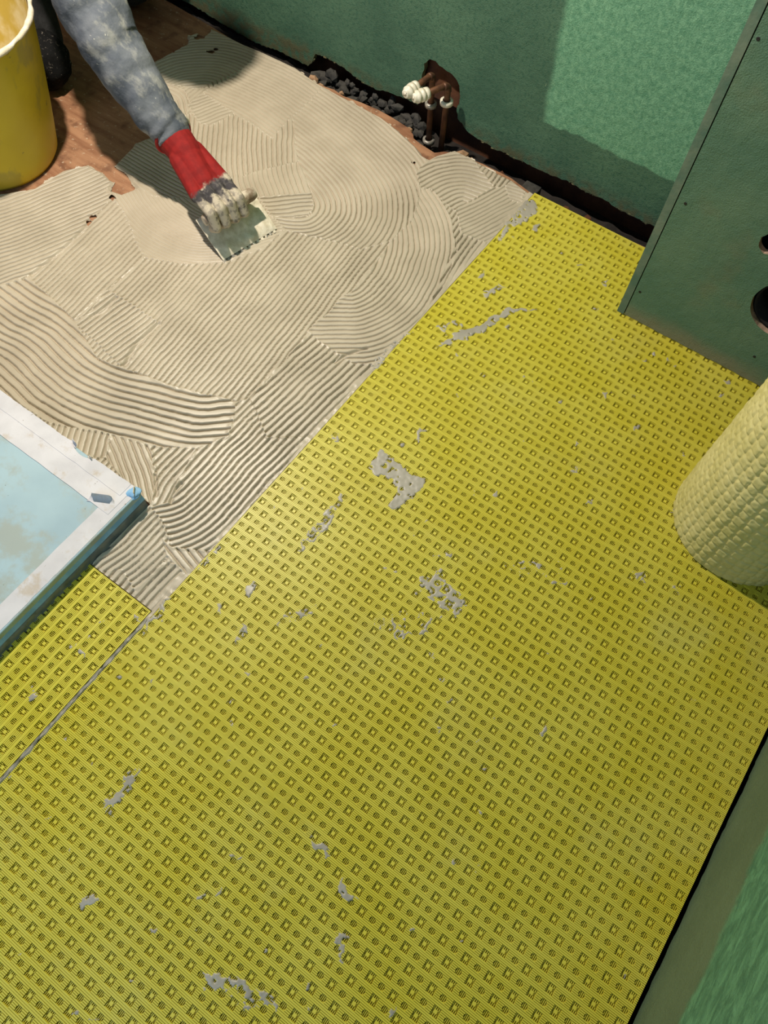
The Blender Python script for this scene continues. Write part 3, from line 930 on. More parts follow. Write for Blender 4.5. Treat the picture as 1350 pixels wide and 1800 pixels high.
# ------------------------------------------------------------------ shower tray former
TX, TY, TZ = -35.25, 13.25, 2.15
tray = empty('shower_tray', (-50, 0, FLZ))
tag(tray, 'pale blue shower tray board with white taped edges at lower left', 'shower tray')
v, f = box(-75, TX - 0.05, -30, TY - 0.05, FLZ, TZ)
board = bevel(mk('board', v, f, M['tray'], tray, (-50, 0, FLZ)), 0.12, 3)
# smooth foam edge: rebate line half way up the side
v, f = box(TX - 0.3, TX + 0.12, -30, TY + 0.0, 0.95, TZ - 0.02)
v = [(a - (0.40 if (a > TX and c > 1) else 0), b, c) for a, b, c in v]
bevel(mk('edge_strip', v, f, M['foam'], board, (TX, 0, 1)), 0.06, 2)
vs, fs = [], []
yy, k = TY - 0.05, 0
while yy > -30:
    o1 = 0.16 + 0.10 * noise.noise(Vector((yy * 0.8, 0, 0)))
    o2 = 0.30 + 0.12 * noise.noise(Vector((yy * 0.7, 4, 0)))
    zt = 0.95 + 0.14 * noise.noise(Vector((yy * 0.9, 7, 0)))
    for q in ((TX - 0.1, zt + 0.05), (TX + o1 * 0.5, zt), (TX + o1, zt * 0.55), (TX + o1 * 0.8, 0.2), (TX + o2, -0.25)):
        vs.append((q[0], yy, q[1]))
    if k:
        for i in range(4):
            p0 = (k - 1) * 5 + i
            fs.append((p0, p0 + 1, p0 + 6, p0 + 5))
    k += 1
    yy -= 0.25
mk('edge_adhesive', vs, fs, M['skim'], board, (TX, 0, 0), True)
def ribbon(name, edgeA, edgeB, z, th, mat, parent, org):
    """flat strip between two polylines of equal length"""
    n = len(edgeA)
    vs = [(a[0], a[1], z + th) for a in edgeA] + [(b_[0], b_[1], z + th) for b_ in edgeB] + [(a[0], a[1], z) for a in edgeA] + [(b_[0], b_[1], z) for b_ in edgeB]
    fs = []
    for i in range(n - 1):
        fs += [(i, i + 1, n + i + 1, n + i), (i + 1, i, 2 * n + i, 2 * n + i + 1), (n + i, n + i + 1, 3 * n + i + 1, 3 * n + i)]
    fs += [(0, n, 3 * n, 2 * n), (n - 1, 2 * n - 1 + 0, 4 * n - 1, 3 * n - 1)]
    bm = bmesh.new()
    bv = [bm.verts.new(q) for q in vs]
    for q in fs:
        try: bm.faces.new([bv[i] for i in q])
        except ValueError: pass
    bmesh.ops.recalc_face_normals(bm, faces=bm.faces)
    return from_bm(name, bm, mat, parent, org)
# right-hand tape
ys = np.arange(-30, TY - 0.9, 0.35)
ribbon('tape', [(TX - 0.22 - 0.10 * abs(noise.noise(Vector((q * 0.9, 1, 0)))), q) for q in ys], [(TX - 2.0 + 0.05 * noise.noise(Vector((q * 0.5, 2, 0))), q) for q in ys], TZ - 0.005, 0.035, M['tape'], tray, (TX, 0, TZ))
# upper tape, overlapping, with a torn outer edge
xs = np.arange(-75, TX - 0.55, 0.25)
def torn(x):
    y = TY + 0.10 + 0.16 * noise.noise(Vector((x * 0.4, 4, 0)))
    if -44.2 < x < -41.2:
        y -= 0.55 * math.sin((x + 44.2) / 3.0 * math.pi) ** 0.7
    return y
ribbon('tape', [(q, torn(q) + 0.05 * noise.noise(Vector((q * 3, 0, 0)))) for q in xs], [(q, TY - 3.35 + 0.06 * noise.noise(Vector((q * 0.5, 8, 0)))) for q in xs], TZ + 0.025, 0.035, M['tape'], tray, (-50, TY, TZ))
xs2 = np.arange(-75, TX - 1.1, 0.25)
ribbon('tape', [(q, torn(q) - 0.02 + 0.10 * noise.noise(Vector((q * 1.3, 5, 0)))) for q in xs2], [(q, TY - 1.35 + 0.05 * noise.noise(Vector((q * 0.7, 3, 0)))) for q in xs2], TZ + 0.06, 0.035, M['tape'], tray, (-50, TY, TZ))
# loose, curled bits of the tape
def curl(name, cx, cy, ang, L, W, r, mat, lift=0.05):
    n, m = 10, 8
    vs, fs = [], []
    for i in range(n + 1):
        s = i / n
        th = s * 2.1
        uu, zz = r * math.sin(th), r * (1 - math.cos(th))
        for j in range(m + 1):
            t = j / m - 0.5
            wv = t * W * (1 - 0.45 * s) + 0.08 * noise.noise(Vector((i * 0.7, j * 0.9, cx)))
            X_, Y_ = uu * L, wv
            vs.append((cx + X_ * math.cos(ang) - Y_ * math.sin(ang), cy + X_ * math.sin(ang) + Y_ * math.cos(ang), TZ + lift + zz))
    for i in range(n):
        for j in range(m):
            p0 = i * (m + 1) + j
            fs.append((p0, p0 + m + 1, p0 + m + 2, p0 + 1))
    o = mk(name, vs, fs, mat, tray, (cx, cy, TZ), True)
    sd = o.modifiers.new('thick', 'SOLIDIFY')
    sd.thickness = 0.03 * U
    return o
curl('torn_tape_flap', -37.35, 10.35, math.radians(118), 1.0, 2.6, 0.55, M['tape'])
curl('torn_tape_flap', -35.9, 12.75, math.radians(40), 0.9, 1.2, 0.40, M['rim'], 0.02)
curl('torn_tape_flap', -43.9, 13.15, math.radians(75), 0.9, 1.0, 0.35, M['tape'])
curl('torn_tape_flap', -41.5, 13.0, math.radians(80), 0.6, 0.7, 0.3, M['rim'])
# crushed corner
bm = bmesh.new()
bmesh.ops.create_icosphere(bm, subdivisions=3, radius=0.62)
for vv in bm.verts:
    n_ = noise.noise(vv.co * 2.2)
    vv.co = vv.co * (1 + 0.35 * n_)
    vv.co.z *= 0.45
    vv.co += Vector((TX - 0.42, TY - 0.42, TZ - 0.05))
from_bm('crushed_corner', bm, M['foam'], board, (TX, TY, TZ), False)

# ------------------------------------------------------------------ roll of matting, standing
RXC, RYC, RR, RHT = 11.25, 45.0, 6.35, 47.0
roll = empty('mat_roll', (RXC, RYC, 0))
tag(roll, 'upright roll of pale yellow matting with its dimpled fleece side outward', 'roll')
nc, sub = 40, 9
NA, NZ = nc * sub, int(RHT) * sub
A, Zi = np.meshgrid(np.arange(NA), np.arange(NZ + 1))
ua, uz = A / sub, Zi / sub
ci, cj = np.floor(ua), np.floor(uz)
fa, fz = ua - ci - 0.5, uz - cj - 0.5
sqr = ((ci + cj) % 2) == 0
def sstep(e0, e1, v):
    t = np.clip((v - e0) / (e1 - e0), 0, 1)
    return t * t * (3 - 2 * t)
bs = sstep(0.50, 0.40, np.abs(fa)) * sstep(0.50, 0.38, np.abs(fz))
bc = sstep(0.47, 0.33, np.hypot(fa * 1.0, fz * 0.9))
bump_h = np.where(sqr, 0.13 * bs, 0.12 * bc)
jig = 0.5 + 0.5 * vnoise(ci * 7.3, cj * 5.1, 1.0)
bump_h = bump_h * (0.75 + 0.4 * jig)
crease = 0.05 * vnoise(ua * 3, uz * 3, 1.0) * (bump_h > 0.1)
rad = RR - 0.1 + bump_h + crease + 0.05 * vnoise(ua, uz, 5.0)
ang = A / NA * 2 * np.pi + 0.9
rad = rad + 0.10 * sstep(0, 1, (ang % (2 * np.pi)) / 0.5)
VX = RXC + rad * np.cos(ang)
VY = RYC + rad * np.sin(ang)
VZ = Zi / sub * 1.0
V = np.stack([VX.ravel(), VY.ravel(), VZ.ravel() + 0.03], 1)
i0 = (Zi[:-1] * NA + A[:-1]).ravel()
i1 = (Zi[:-1] * NA + (A[:-1] + 1) % NA).ravel()
F_ = np.stack([i0, i1, i1 + NA, i0 + NA], 1)
mk('outer_layer', V, F_, M['roll'], roll, (RXC, RYC, 0), True)
# wound layers seen from the ends
vs, fs = [], []
n = 520
for i in range(n):
    th = i / n * 9 * 2 * math.pi
    r = RR - 0.25 - 3.6 * i / n
    for z in (0.05, RHT - 0.15):
        vs.append((RXC + r * math.cos(th), RYC + r * math.sin(th), z))
    if i:
        fs.append((2 * i - 2, 2 * i, 2 * i + 1, 2 * i - 1))
o = mk('wound_layers', vs, fs, M['membrane'], roll, (RXC, RYC, 0), True)
sd = o.modifiers.new('thick', 'SOLIDIFY')
sd.thickness = 0.2 * U

# ------------------------------------------------------------------ bucket
BX, BYC = -82.8, 37.6
bucket = empty('bucket', (BX, BYC, FLZ))
tag(bucket, 'yellow plastic mixing bucket with a mortar-crusted rim beside the kneeling worker', 'bucket')
def lathe(prof, cx, cy, n=72, wob=0.0, sc=1.0):
    vs, fs = [], []
    for i in range(n):
        th = 2 * math.pi * i / n
        for (r, z) in prof:
            rr = r + wob * noise.noise(Vector((math.cos(th) * 1.5, math.sin(th) * 1.5, z * 0.15)))
            vs.append((cx + rr * math.cos(th), cy + rr * math.sin(th), z))
    m = len(prof)
    for i in range(n):
        j = (i + 1) % n
        for k in range(m - 1):
            fs.append((i * m + k, j * m + k, j * m + k + 1, i * m + k + 1))
    return vs, fs
b0 = FLZ + 0.02
v, f = lathe([(0.05, b0), (5.8, b0), (6.5, b0 + 0.15), (6.85, b0 + 0.7), (7.25, 2.2), (7.9, 5.4), (8.55, 8.8), (9.2, 12.2), (9.75, 15.2), (9.85, 15.6)], BX, BYC, 80, 0.16)
shell = mk('shell', v, f, M['bucket'], bucket, (BX, BYC, FLZ), True)
v, f = lathe([(9.5, 15.6), (9.1, 13.0), (8.4, 9.5), (7.9, 7.2), (7.6, 6.0)], BX, BYC, 80, 0.14)
mk('lining', v, f, M['inner'], shell, (BX, BYC, FLZ), True)
vs, fs = [], []
n, m = 140, 8
for i in range(n):
    th = 2 * math.pi * i / n
    t_ = 0.26 + 0.12 * noise.noise(Vector((math.cos(th) * 6, math.sin(th) * 6, 2)))
    for k in range(m):
        ph = 2 * math.pi * k / m
        r = 9.72 + t_ * math.cos(ph) + 0.10 * noise.noise(Vector((math.cos(th) * 9, math.sin(th) * 9, 0)))
        vs.append((BX + r * math.cos(th), BYC + r * math.sin(th), 15.65 + t_ * 1.05 * math.sin(ph)))
for i in range(n):
    j = (i + 1) % n
    for k in range(m):
        fs.append((i * m + k, j * m + k, j * m + (k + 1) % m, i * m + (k + 1) % m))
mk('rim', vs, fs, M['rim'], shell, (BX, BYC, 15.6), True)
v, f = lathe([(7.75, 6.3), (6.0, 6.6), (4.0, 7.2), (2.0, 6.9), (0.02, 7.3)], BX, BYC, 60, 0.3)
mk('mixed_adhesive', v, f, M['mortar'], bucket, (BX, BYC, 6), True)

# ------------------------------------------------------------------ pipes in the wall opening
def tube(path, radii, n=16, cap=True):
    path = [Vector(q) for q in path]
    vs, fs = [], []
    up = None
    for i, q in enumerate(path):
        d = (path[min(i + 1, len(path) - 1)] - path[max(i - 1, 0)]).normalized()
        if up is None:
            up = d.orthogonal().normalized()
        up = (up - d * up.dot(d)).normalized()
        sd_ = d.cross(up)
        r = radii[i] if isinstance(radii, (list, tuple)) else radii
        for k in range(n):
            a = 2 * math.pi * k / n
            vs.append(tuple(q + up * (r * math.cos(a)) + sd_ * (r * math.sin(a))))
    m = len(path)
    for i in range(m - 1):
        for k in range(n):
            fs.append((i * n + k, i * n + (k + 1) % n, (i + 1) * n + (k + 1) % n, (i + 1) * n + k))
    if cap:
        fs.append(tuple(range(n))[::-1])
        fs.append(tuple((m - 1) * n + k for k in range(n)))
    return vs, fs
def elbow_path(foot, corner, end, r=0.75):
    foot, corner, end = Vector(foot), Vector(corner), Vector(end)
    a, b = (foot - corner).normalized(), (end - corner).normalized()
    pts = [foot]
    for k in range(7):
        t = k / 6
        p0, p1, p2 = corner + a * r, corner, corner + b * r
        pts.append(p0 * (1 - t) ** 2 + p1 * 2 * t * (1 - t) + p2 * t * t)
    pts.append(end)
    return pts
def pipe(foot, corner, end, label, clips, sleeve=None):
    root = empty('copper_pipe', foot)
    tag(root, label, 'pipe', 'capped copper supply pipes')
    path = elbow_path(foot, corner, end)
    v, f = tube(path, 0.37)
    tb = mk('tube', v, f, M['copper'], root, foot, True)
    # thicker elbow fitting
    v, f = tube(path[1:8], 0.44)
    mk('elbow', v, f, M['copper'], tb, corner, True)
    d = (Vector(end) - Vector(corner)).normalized()
    e = Vector(end)
    prof = [(-1.9, 0.46), (-1.85, 0.66), (-1.45, 0.70), (-1.42, 0.60), (-1.25, 0.60), (-1.22, 0.74), (-0.85, 0.74), (-0.82, 0.62), (-0.6, 0.62), (-0.56, 0.70), (-0.25, 0.70), (-0.22, 0.52), (0.15, 0.50), (0.22, 0.42), (0.225, 0.24), (0.12, 0.22), (0.11, 0.02)]
    v, f = tube([e + d * a for a, r in prof], [r for a, r in prof], 20)
    mk('end_cap', v, f, M['cap'], root, end, True)
    for (z, r, mt) in clips:
        cx, cy = foot[0] + (corner[0] - foot[0]) * (z - foot[2]) / (corner[2] - foot[2]), foot[1]
        ring = [(cx + r * math.cos(a), cy + r * math.sin(a), z) for a in np.linspace(0, 2 * math.pi, 18)[:-1]]
        v, f = lathe([(r * 0.62, z - 0.22), (r, z - 0.26), (r, z + 0.22), (r * 0.62, z + 0.26)], cx, cy, 20)
        mk('clip', v, f, M[mt], tb, (cx, cy, z), True)
    return root
pipe((-43.5, 73.0, -6.4), (-43.85, 73.0, 7.1), (-44.25, 68.1, 7.2), 'copper pipe nearer the bucket, white ribbed cap pointing out from the wall', [(3.4, 0.75, 'steel'), (-1.55, 0.78, 'steel')])
pipe((-41.75, 73.0, -6.4), (-41.55, 73.0, 6.75), (-43.3, 68.5, 6.85), 'copper pipe nearer the boxing, white ribbed cap angled across its neighbour', [(4.6, 0.80, 'cap')])

# ------------------------------------------------------------------ rubble in the gap under the back wall
def rock(name, c, s, mat, seed):
    bm = bmesh.new()
    bmesh.ops.create_icosphere(bm, subdivisions=1, radius=1.0)
    rr = random.Random(seed)
    sx, sy, sz = s * rr.uniform(0.7, 1.5), s * rr.uniform(0.6, 1.1), s * rr.uniform(0.5, 0.9)
    R_ = Matrix.Rotation(rr.uniform(0, 6), 3, 'Z') @ Matrix.Rotation(rr.uniform(-0.6, 0.6), 3, 'X')
    for vv in bm.verts:
        vv.co = Vector((vv.co.x * sx, vv.co.y * sy, vv.co.z * sz)) * rr.uniform(0.75, 1.2)
        vv.co = R_ @ vv.co + Vector(c)
    return from_bm(name, bm, mat, None, c)
gap_x = [-63.5 + 0.55 * k for k in range(34)]
k = 0
for gxp in gap_x:
    for layer in range(3):
        x_ = gxp + random.uniform(-0.4, 0.4)
        y_ = (72.9, 74.1, 75.4)[layer] + random.uniform(-0.25, 0.35)
        s = random.uniform(0.45, 0.95)
        z_ = -2.7 + random.uniform(-0.6, 0.6) + 0.45 * layer
        if abs(x_ + 43.5) < 1.5 or abs(x_ + 41.7) < 1.5:
            continue
        tag(rock('rubble_stone', (x_, y_, z_), s, M['stone'], 900 + k), 'grey chunk of rubble in the gap between the bucket side and the pipes', 'stone', 'rubble stones in the floor gap')
        k += 1
for i, (x_, y_, z_, s) in enumerate(((-62.2, 72.9, -0.9, 0.75), (-60.9, 72.6, -1.1, 0.5), (-57.6, 72.9, -1.0, 0.5), (-46.6, 72.7, -1.2, 0.6), (-38.6, 73.0, -1.4, 0.8), (-37.3, 73.3, -1.7, 0.7), (-33, 73.6, -2.4, 1.0), (-23.5, 73.4, -2.2, 0.9), (-20.5, 73.8, -2.4, 0.9), (-18.6, 73.2, -2.0, 0.6))):
    lab = 'tan lump of broken masonry lying near the edge of the boarding' if i < 4 else 'tan lump of broken masonry in the gap right of the pipes'
    tag(rock('masonry_lump', (x_, y_, z_), s, M['stone_tan'] if i < 6 else M['cavity'], 1500 + i), lab, 'stone', 'masonry lumps ' + ('by the boarding' if i < 4 else 'right of the pipes'))
v, f = box(-29.8, -27.6, 72.2, 74.6, -3.4, -1.6)
o = mk('concrete_block', v, f, M['stone'], None, (-28.7, 73.4, -3))
bevel(o, 0.15)
tag(o, 'dark concrete block in the gap behind the mat corner', 'block')
# earth bank that carries the stones
vs, fs = [], []
nx = 120
for i in range(nx + 1):
    x_ = -90 + 80 * i / nx
    for j in range(6):
        y_ = 71.4 + j
        hh = -2.9 if x_ < -44.5 else -3.6
        vs.append((x_, y_, hh + 0.5 * noise.noise(Vector((x_ * 0.7, y_ * 0.7, 0)))))
for i in range(nx):
    for j in range(5):
        p0 = i * 6 + j
        fs.append((p0, p0 + 6, p0 + 7, p0 + 1))
tag(mk('earth_fill', vs, fs, M['pit'], None, (-50, 73, -3), True), 'dark loose earth in the gap below the back wall', 'earth', kind='stuff')

# ------------------------------------------------------------------ the worker
person = empty('person', (-92, 58, FLZ))
tag(person, 'kneeling worker reaching in with a grey smeared sweatshirt sleeve and red glove', 'person')
POFF = Vector((-92, 58, FLZ))
def skin_mesh(name, verts, edges, radii, mat, root=0, sub=2):
    me = bpy.data.meshes.new(name)
    me.from_pydata([tuple((Vector(q) - POFF) * U) for q in verts], edges, [])
    o = link(name, me, mat, person, tuple(POFF))
    sm = o.modifiers.new('skin', 'SKIN')
    sm.use_smooth_shade = True
    for i, r in enumerate(radii):
        r = (r, r) if not isinstance(r, tuple) else r
        me.skin_vertices[0].data[i].radius = (r[0] * U, r[1] * U)
    me.skin_vertices[0].data[root].use_root = True
    ss = o.modifiers.new('sub', 'SUBSURF')
    ss.levels = ss.render_levels = sub
    return o
ELB, CUF, SHO = (-68.3, 47.4, 17.2), (-59.6, 45.9, 7.6), (-78.5, 53.5, 27.0)
# body: one continuous figure
bv = [(-101, 61.5, 17), (-95, 61, 22), (-88, 60.5, 26.5), (-81.5, 60, 28.0), (-76.5, 58.5, 28.6), (-71.6, 56.6, 29.6), (-69.4, 55.8, 30.4),
      SHO, ELB, (-58.6, 45.5, 6.9), (-84.5, 67.0, 29.5), (-82, 70.5, 18.5), (-85, 66.5, 10.0),
      (-100, 57, 15.5), (-88.6, 51.2, 3.2), (-104, 54.0, 2.0), (-108, 55, 1.2), (-100, 66, 15.5), (-88.5, 69, 3.2), (-104, 69.5, 2.0), (-108, 70, 1.2)]
be = [(0, 1), (1, 2), (2, 3), (3, 4), (4, 5), (5, 6), (3, 7), (7, 8), (8, 9), (3, 10), (10, 11), (11, 12), (0, 13), (13, 14), (14, 15), (15, 16), (0, 17), (17, 18), (18, 19), (19, 20)]
br = [(6, 5), (6, 5), (6.5, 5), (5.5, 4), 2.4, 3.6, 3.4, 3, 2.1, 1.4, 3, 2.1, 1.7, 4, 2.6, 2.0, 1.6, 4, 2.6, 2.0, 1.6]
skin_mesh('body', bv, be, br, M['skin'])
# sweatshirt trunk and far sleeve
sv = bv[:4] + [(-78.5, 59.2, 28.4), SHO, (-73, 50.3, 21.8), (-84.5, 67.0, 29.5), (-82, 70.5, 18.5), (-84.6, 67.2, 11.5)]
se = [(0, 1), (1, 2), (2, 3), (3, 4), (3, 5), (5, 6), (3, 7), (7, 8), (8, 9)]
shirt = skin_mesh('sweatshirt', sv, se, [(7, 6), (7.2, 6), (7.8, 6), (6.8, 5), 3.4, 4.0, 3.6, 4, 3, 2.4], M['sleeve'])
# trousers
tv = [(-99.5, 61.5, 18.0), (-100, 57, 15.5), (-94, 54, 9.0), (-88.6, 51.2, 3.4), (-96, 52.6, 2.6), (-104, 54.0, 2.4), (-100, 66, 15.5), (-94, 67.5, 9.0), (-88.5, 69, 3.4), (-96, 69.2, 2.6), (-104, 69.5, 2.4)]
tv.append((-96.5, 61.3, 21.0))
te = [(0, 11), (0, 1), (1, 2), (2, 3), (3, 4), (4, 5), (0, 6), (6, 7), (7, 8), (8, 9), (9, 10)]
skin_mesh('trousers', tv, te, [5.2, 4.6, 4.2, 3.6, 3.1, 2.6, 4.6, 4.2, 3.6, 3.1, 2.6, 5.6], M['black'])
# flecked knee pad
bm = bmesh.new()
bmesh.ops.create_icosphere(bm, subdivisions=4, radius=1.0)
for vv in bm.verts:
    n_ = noise.noise(vv.co * 4) * 0.09 + abs(noise.noise(vv.co * 9)) * 0.07
    vv.co = Vector((vv.co.x * 3.4, vv.co.y * 3.2, vv.co.z * 3.4)) * (1 + n_) + Vector((-87.6, 50.4, 3.1))
t = NT('black_knee_fabric_with_flecks')
fl = t.ramp(t.noise(85, 5, 0.7, dist=1.2), 0.60, 0.68)
col = t.mix(fl, lin((14, 14, 15)), lin((128, 120, 112)))
kp = t.done(col, 0.85, t.bump(t.noise(70), 0.6, 0.004), spec=0.2)
from_bm('knee_pad', bm, kp, person, tuple(POFF), True)
# near sleeve: lofted, with folds
def loft_sleeve():
    ctr = [Vector(q) for q in ((-79.5, 54.2, 28.0), (-76.2, 51.8, 24.3), (-72.4, 49.3, 20.6), (-69.4, 47.5, 17.4), (-67.0, 46.7, 14.7), (-64.5, 46.3, 12.1), (-61.7, 46.1, 9.5), (-60.2, 46.05, 8.25), (-59.5, 45.9, 7.5))]
    rad = [4.1, 3.9, 3.65, 3.45, 3.15, 2.75, 2.4, 2.12, 1.86]
    n, S = 56, 110
    vs, fs = [], []
    T = np.linspace(0, len(ctr) - 1.0001, S)
    up = Vector((0, 0, 1))
    for si, tt in enumerate(T):
        i = int(tt)
        fr = tt - i
        a, b = ctr[max(i - 1, 0)], ctr[i]
        c_, d_ = ctr[i + 1], ctr[min(i + 2, len(ctr) - 1)]
        q = 0.5 * (2 * b + (c_ - a) * fr + (2 * a - 5 * b + 4 * c_ - d_) * fr ** 2 + (3 * b - a - 3 * c_ + d_) * fr ** 3)
        tan = (c_ - b).normalized()
        u_ = (up - tan * up.dot(tan)).normalized()
        s_ = tan.cross(u_)
        r = rad[i] + (rad[i + 1] - rad[i]) * fr
        L = tt * 3.6
        for k in range(n):
            a_ = 2 * math.pi * k / n
            fold = 0.30 * noise.noise(Vector((L * 0.55 + 0.9 * math.cos(a_), math.cos(a_) * 0.9, math.sin(a_) * 0.9)))
            fold += 0.16 * math.sin(L * 1.9 + 2.0 * math.cos(a_ + 0.4) + 2.2 * noise.noise(Vector((L * 0.3, math.cos(a_), math.sin(a_))))) * (0.5 + 0.5 * math.cos(a_ - 1.0))
            fold += 0.09 * noise.noise(Vector((L * 1.6, math.cos(a_) * 2.4, math.sin(a_) * 2.4)))
            rr = r * (1 + fold * 0.30 * min(1.0, (len(ctr) - 1 - tt) / 1.5 + 0.12))
            vs.append(tuple(q + u_ * (rr * math.cos(a_)) + s_ * (rr * math.sin(a_))))
    for i in range(S - 1):
        for k in range(n):
            fs.append((i * n + k, i * n + (k + 1) % n, (i + 1) * n + (k + 1) % n, (i + 1) * n + k))
    # turn the hem inwards
    base = (S - 1) * n
    q = Vector(ctr[-1])
    k0 = len(vs)
    for k in range(n):
        p_ = Vector(vs[base + k])
        vs.append(tuple(q + (p_ - q) * 0.82))
    for k in range(n):
        fs.append((base + k, base + (k + 1) % n, k0 + (k + 1) % n, k0 + k))
    return vs, fs
v, f = loft_sleeve()
mk('sleeve', v, f, M['sleeve'], shirt, tuple(POFF), True)

# hair as a cap on the crown, ears, nose and eyes on the lowered face
HC = Vector((-70.0, 56.1, 30.4))
FACE = Vector((0.62, -0.20, -0.76)).normalized()
SIDE = FACE.cross(Vector((0, 0, 1))).normalized()
TOPV = SIDE.cross(FACE).normalized()
bm = bmesh.new()
bmesh.ops.create_icosphere(bm, subdivisions=4, radius=1.0)
bmesh.ops.delete(bm, geom=[q for q in bm.verts if q.co.dot(FACE) > 0.30 + 0.12 * noise.noise(q.co * 4) or q.co.dot(TOPV) < -0.72], context='VERTS')
for vv in bm.verts:
    vv.co = (SIDE * vv.co.dot(SIDE) * 4.2 + FACE * vv.co.dot(FACE) * 4.6 + TOPV * vv.co.dot(TOPV) * 4.8) * (1 + 0.04 * noise.noise(vv.co * 5)) + HC
from_bm('hair', bm, M['hair'], person, tuple(POFF), True)
def blob(name, c, a, b, c_, mat):
    bm = bmesh.new()
    bmesh.ops.create_icosphere(bm, subdivisions=2, radius=1.0)
    for vv in bm.verts:
        vv.co = SIDE * vv.co.x * a + FACE * vv.co.y * b + TOPV * vv.co.z * c_ + c
    return from_bm(name, bm, mat, person, tuple(POFF), True)
blob('head', HC, 3.7, 4.2, 4.7, M['skin'])
blob('nose', HC + FACE * 4.25 - TOPV * 0.9, 0.62, 0.75, 1.1, M['skin'])
blob('mouth', HC + FACE * 3.75 - TOPV * 2.4, 1.15, 0.35, 0.3, M['cap_red'])
for sgn in (-1, 1):
    blob('ear', HC + SIDE * (3.75 * sgn) - TOPV * 0.6 - FACE * 0.2, 0.35, 0.8, 1.35, M['skin'])
    blob('eye', HC + SIDE * (1.45 * sgn) + FACE * 3.72 + TOPV * 0.15, 0.55, 0.35, 0.32, M['cap'])
# boots
for by_ in (54.6, 69.8):
    bm = bmesh.new()
    bmesh.ops.create_icosphere(bm, subdivisions=3, radius=1.0)
    for vv in bm.verts:
        vv.co = Vector((vv.co.x * 5.6, vv.co.y * 2.2, max(vv.co.z, -0.75) * 2.5)) + Vector((-108, by_, FLZ + 1.95))
    from_bm('boot', bm, M['black'], person, tuple(POFF), True)

# ------------------------------------------------------------------ trowel and glove
e_ax = Vector((0.22, 0.975, 0.0)).normalized()              # along the working edge
slope = Vector((-0.84, 0.16, 0.52)).normalized()            # up the blade, towards the hand
slope = (slope - e_ax * slope.dot(e_ax)).normalized()
nrm = e_ax.cross(slope).normalized()
if nrm.z < 0: nrm = -nrm
edge_mid = Vector((-48.6, 44.2, -0.10))
TB = edge_mid
trowel = empty('notched_trowel', tuple(TB))
tag(trowel, 'adhesive-caked notched trowel pressed into the bed by the red glove', 'trowel')
LB, WB = 7.6, 5.4
def TP(u_, v_, w_):
    return tuple(edge_mid + e_ax * u_ + slope * v_ + nrm * w_)
# blade with notched working edge
ol = []
nt = 13
for k in range(nt):
    x0_ = -LB / 2 + LB * k / nt
    x1_ = x0_ + LB / nt * 0.55
    ol += [(x0_, 0.0), (x1_, 0.0), (x1_, 0.28), (-LB / 2 + LB * (k + 1) / nt, 0.28)]
ol += [(LB / 2, 0.0)][:0] + [(LB / 2, WB), (-LB / 2, WB)]
bm = bmesh.new()
fa_ = [bm.verts.new(TP(a, b, 0.05)) for a, b in ol]
fb_ = [bm.verts.new(TP(a, b, -0.05)) for a, b in ol]
bm.faces.new(fa_)
bm.faces.new(fb_[::-1])
for i in range(len(ol)):
    j = (i + 1) % len(ol)
    bm.faces.new((fa_[j], fa_[i], fb_[i], fb_[j]))
bmesh.ops.recalc_face_normals(bm, faces=bm.faces)
bmesh.ops.triangulate(bm, faces=[q for q in bm.faces if len(q.verts) > 4])
blade = from_bm('blade', bm, M['trowel'], trowel, tuple(TB))
# caked adhesive on the back of the blade
vs, fs = [], []
nu, nv = 34, 20
for i in range(nu + 1):
    for j in range(nv + 1):
        a, b = -LB / 2 + LB * i / nu, 0.3 + (WB - 0.3) * j / nv
        ew = min(i, nu - i) / 5.0
        ew = min(1, ew, j / 2.5, (nv - j) / 3.0)
        h = 0.07 + ew * (0.22 + 0.35 * max(0, noise.noise(Vector((a * 0.55, b * 0.7, 3)))) + 0.10 * noise.noise(Vector((a * 2.1, b * 2.1, 1))))
        vs.append(TP(a, b, h))
for i in range(nu):
    for j in range(nv):
        p0 = i * (nv + 1) + j
        fs.append((p0, p0 + nv + 1, p0 + nv + 2, p0 + 1))
mk('caked_adhesive', vs, fs, M['rim'], blade, tuple(TB), True)
HW = 2.35
hc = edge_mid + slope * 4.3 + nrm * HW                     # handle centre
v, f = tube([hc + e_ax * t_ for t_ in (-3.9, -3.85, -3.4, -1.9, -0.4, 1.4, 2.5, 2.95, 3.0)], [0.3, 0.55, 0.68, 0.72, 0.78, 0.74, 0.70, 0.55, 0.3], 20)
hnd = mk('handle', v, f, M['handle'], trowel, tuple(TB), True)
v, f = tube([hc + e_ax * 2.2, hc + e_ax * 2.3 - nrm * 0.9, hc + e_ax * 1.9 - nrm * 1.9, hc + e_ax * 1.2 - nrm * 2.5], 0.26, 12)
mk('shank', v, f, M['steel'], hnd, tuple(TB), True)
v, f = tube([hc - e_ax * 2.2, hc - e_ax * 2.3 - nrm * 0.9, hc - e_ax * 1.9 - nrm * 1.9, hc - e_ax * 1.2 - nrm * 2.5], 0.26, 12)
mk('shank', v, f, M['steel'], hnd, tuple(TB), True)

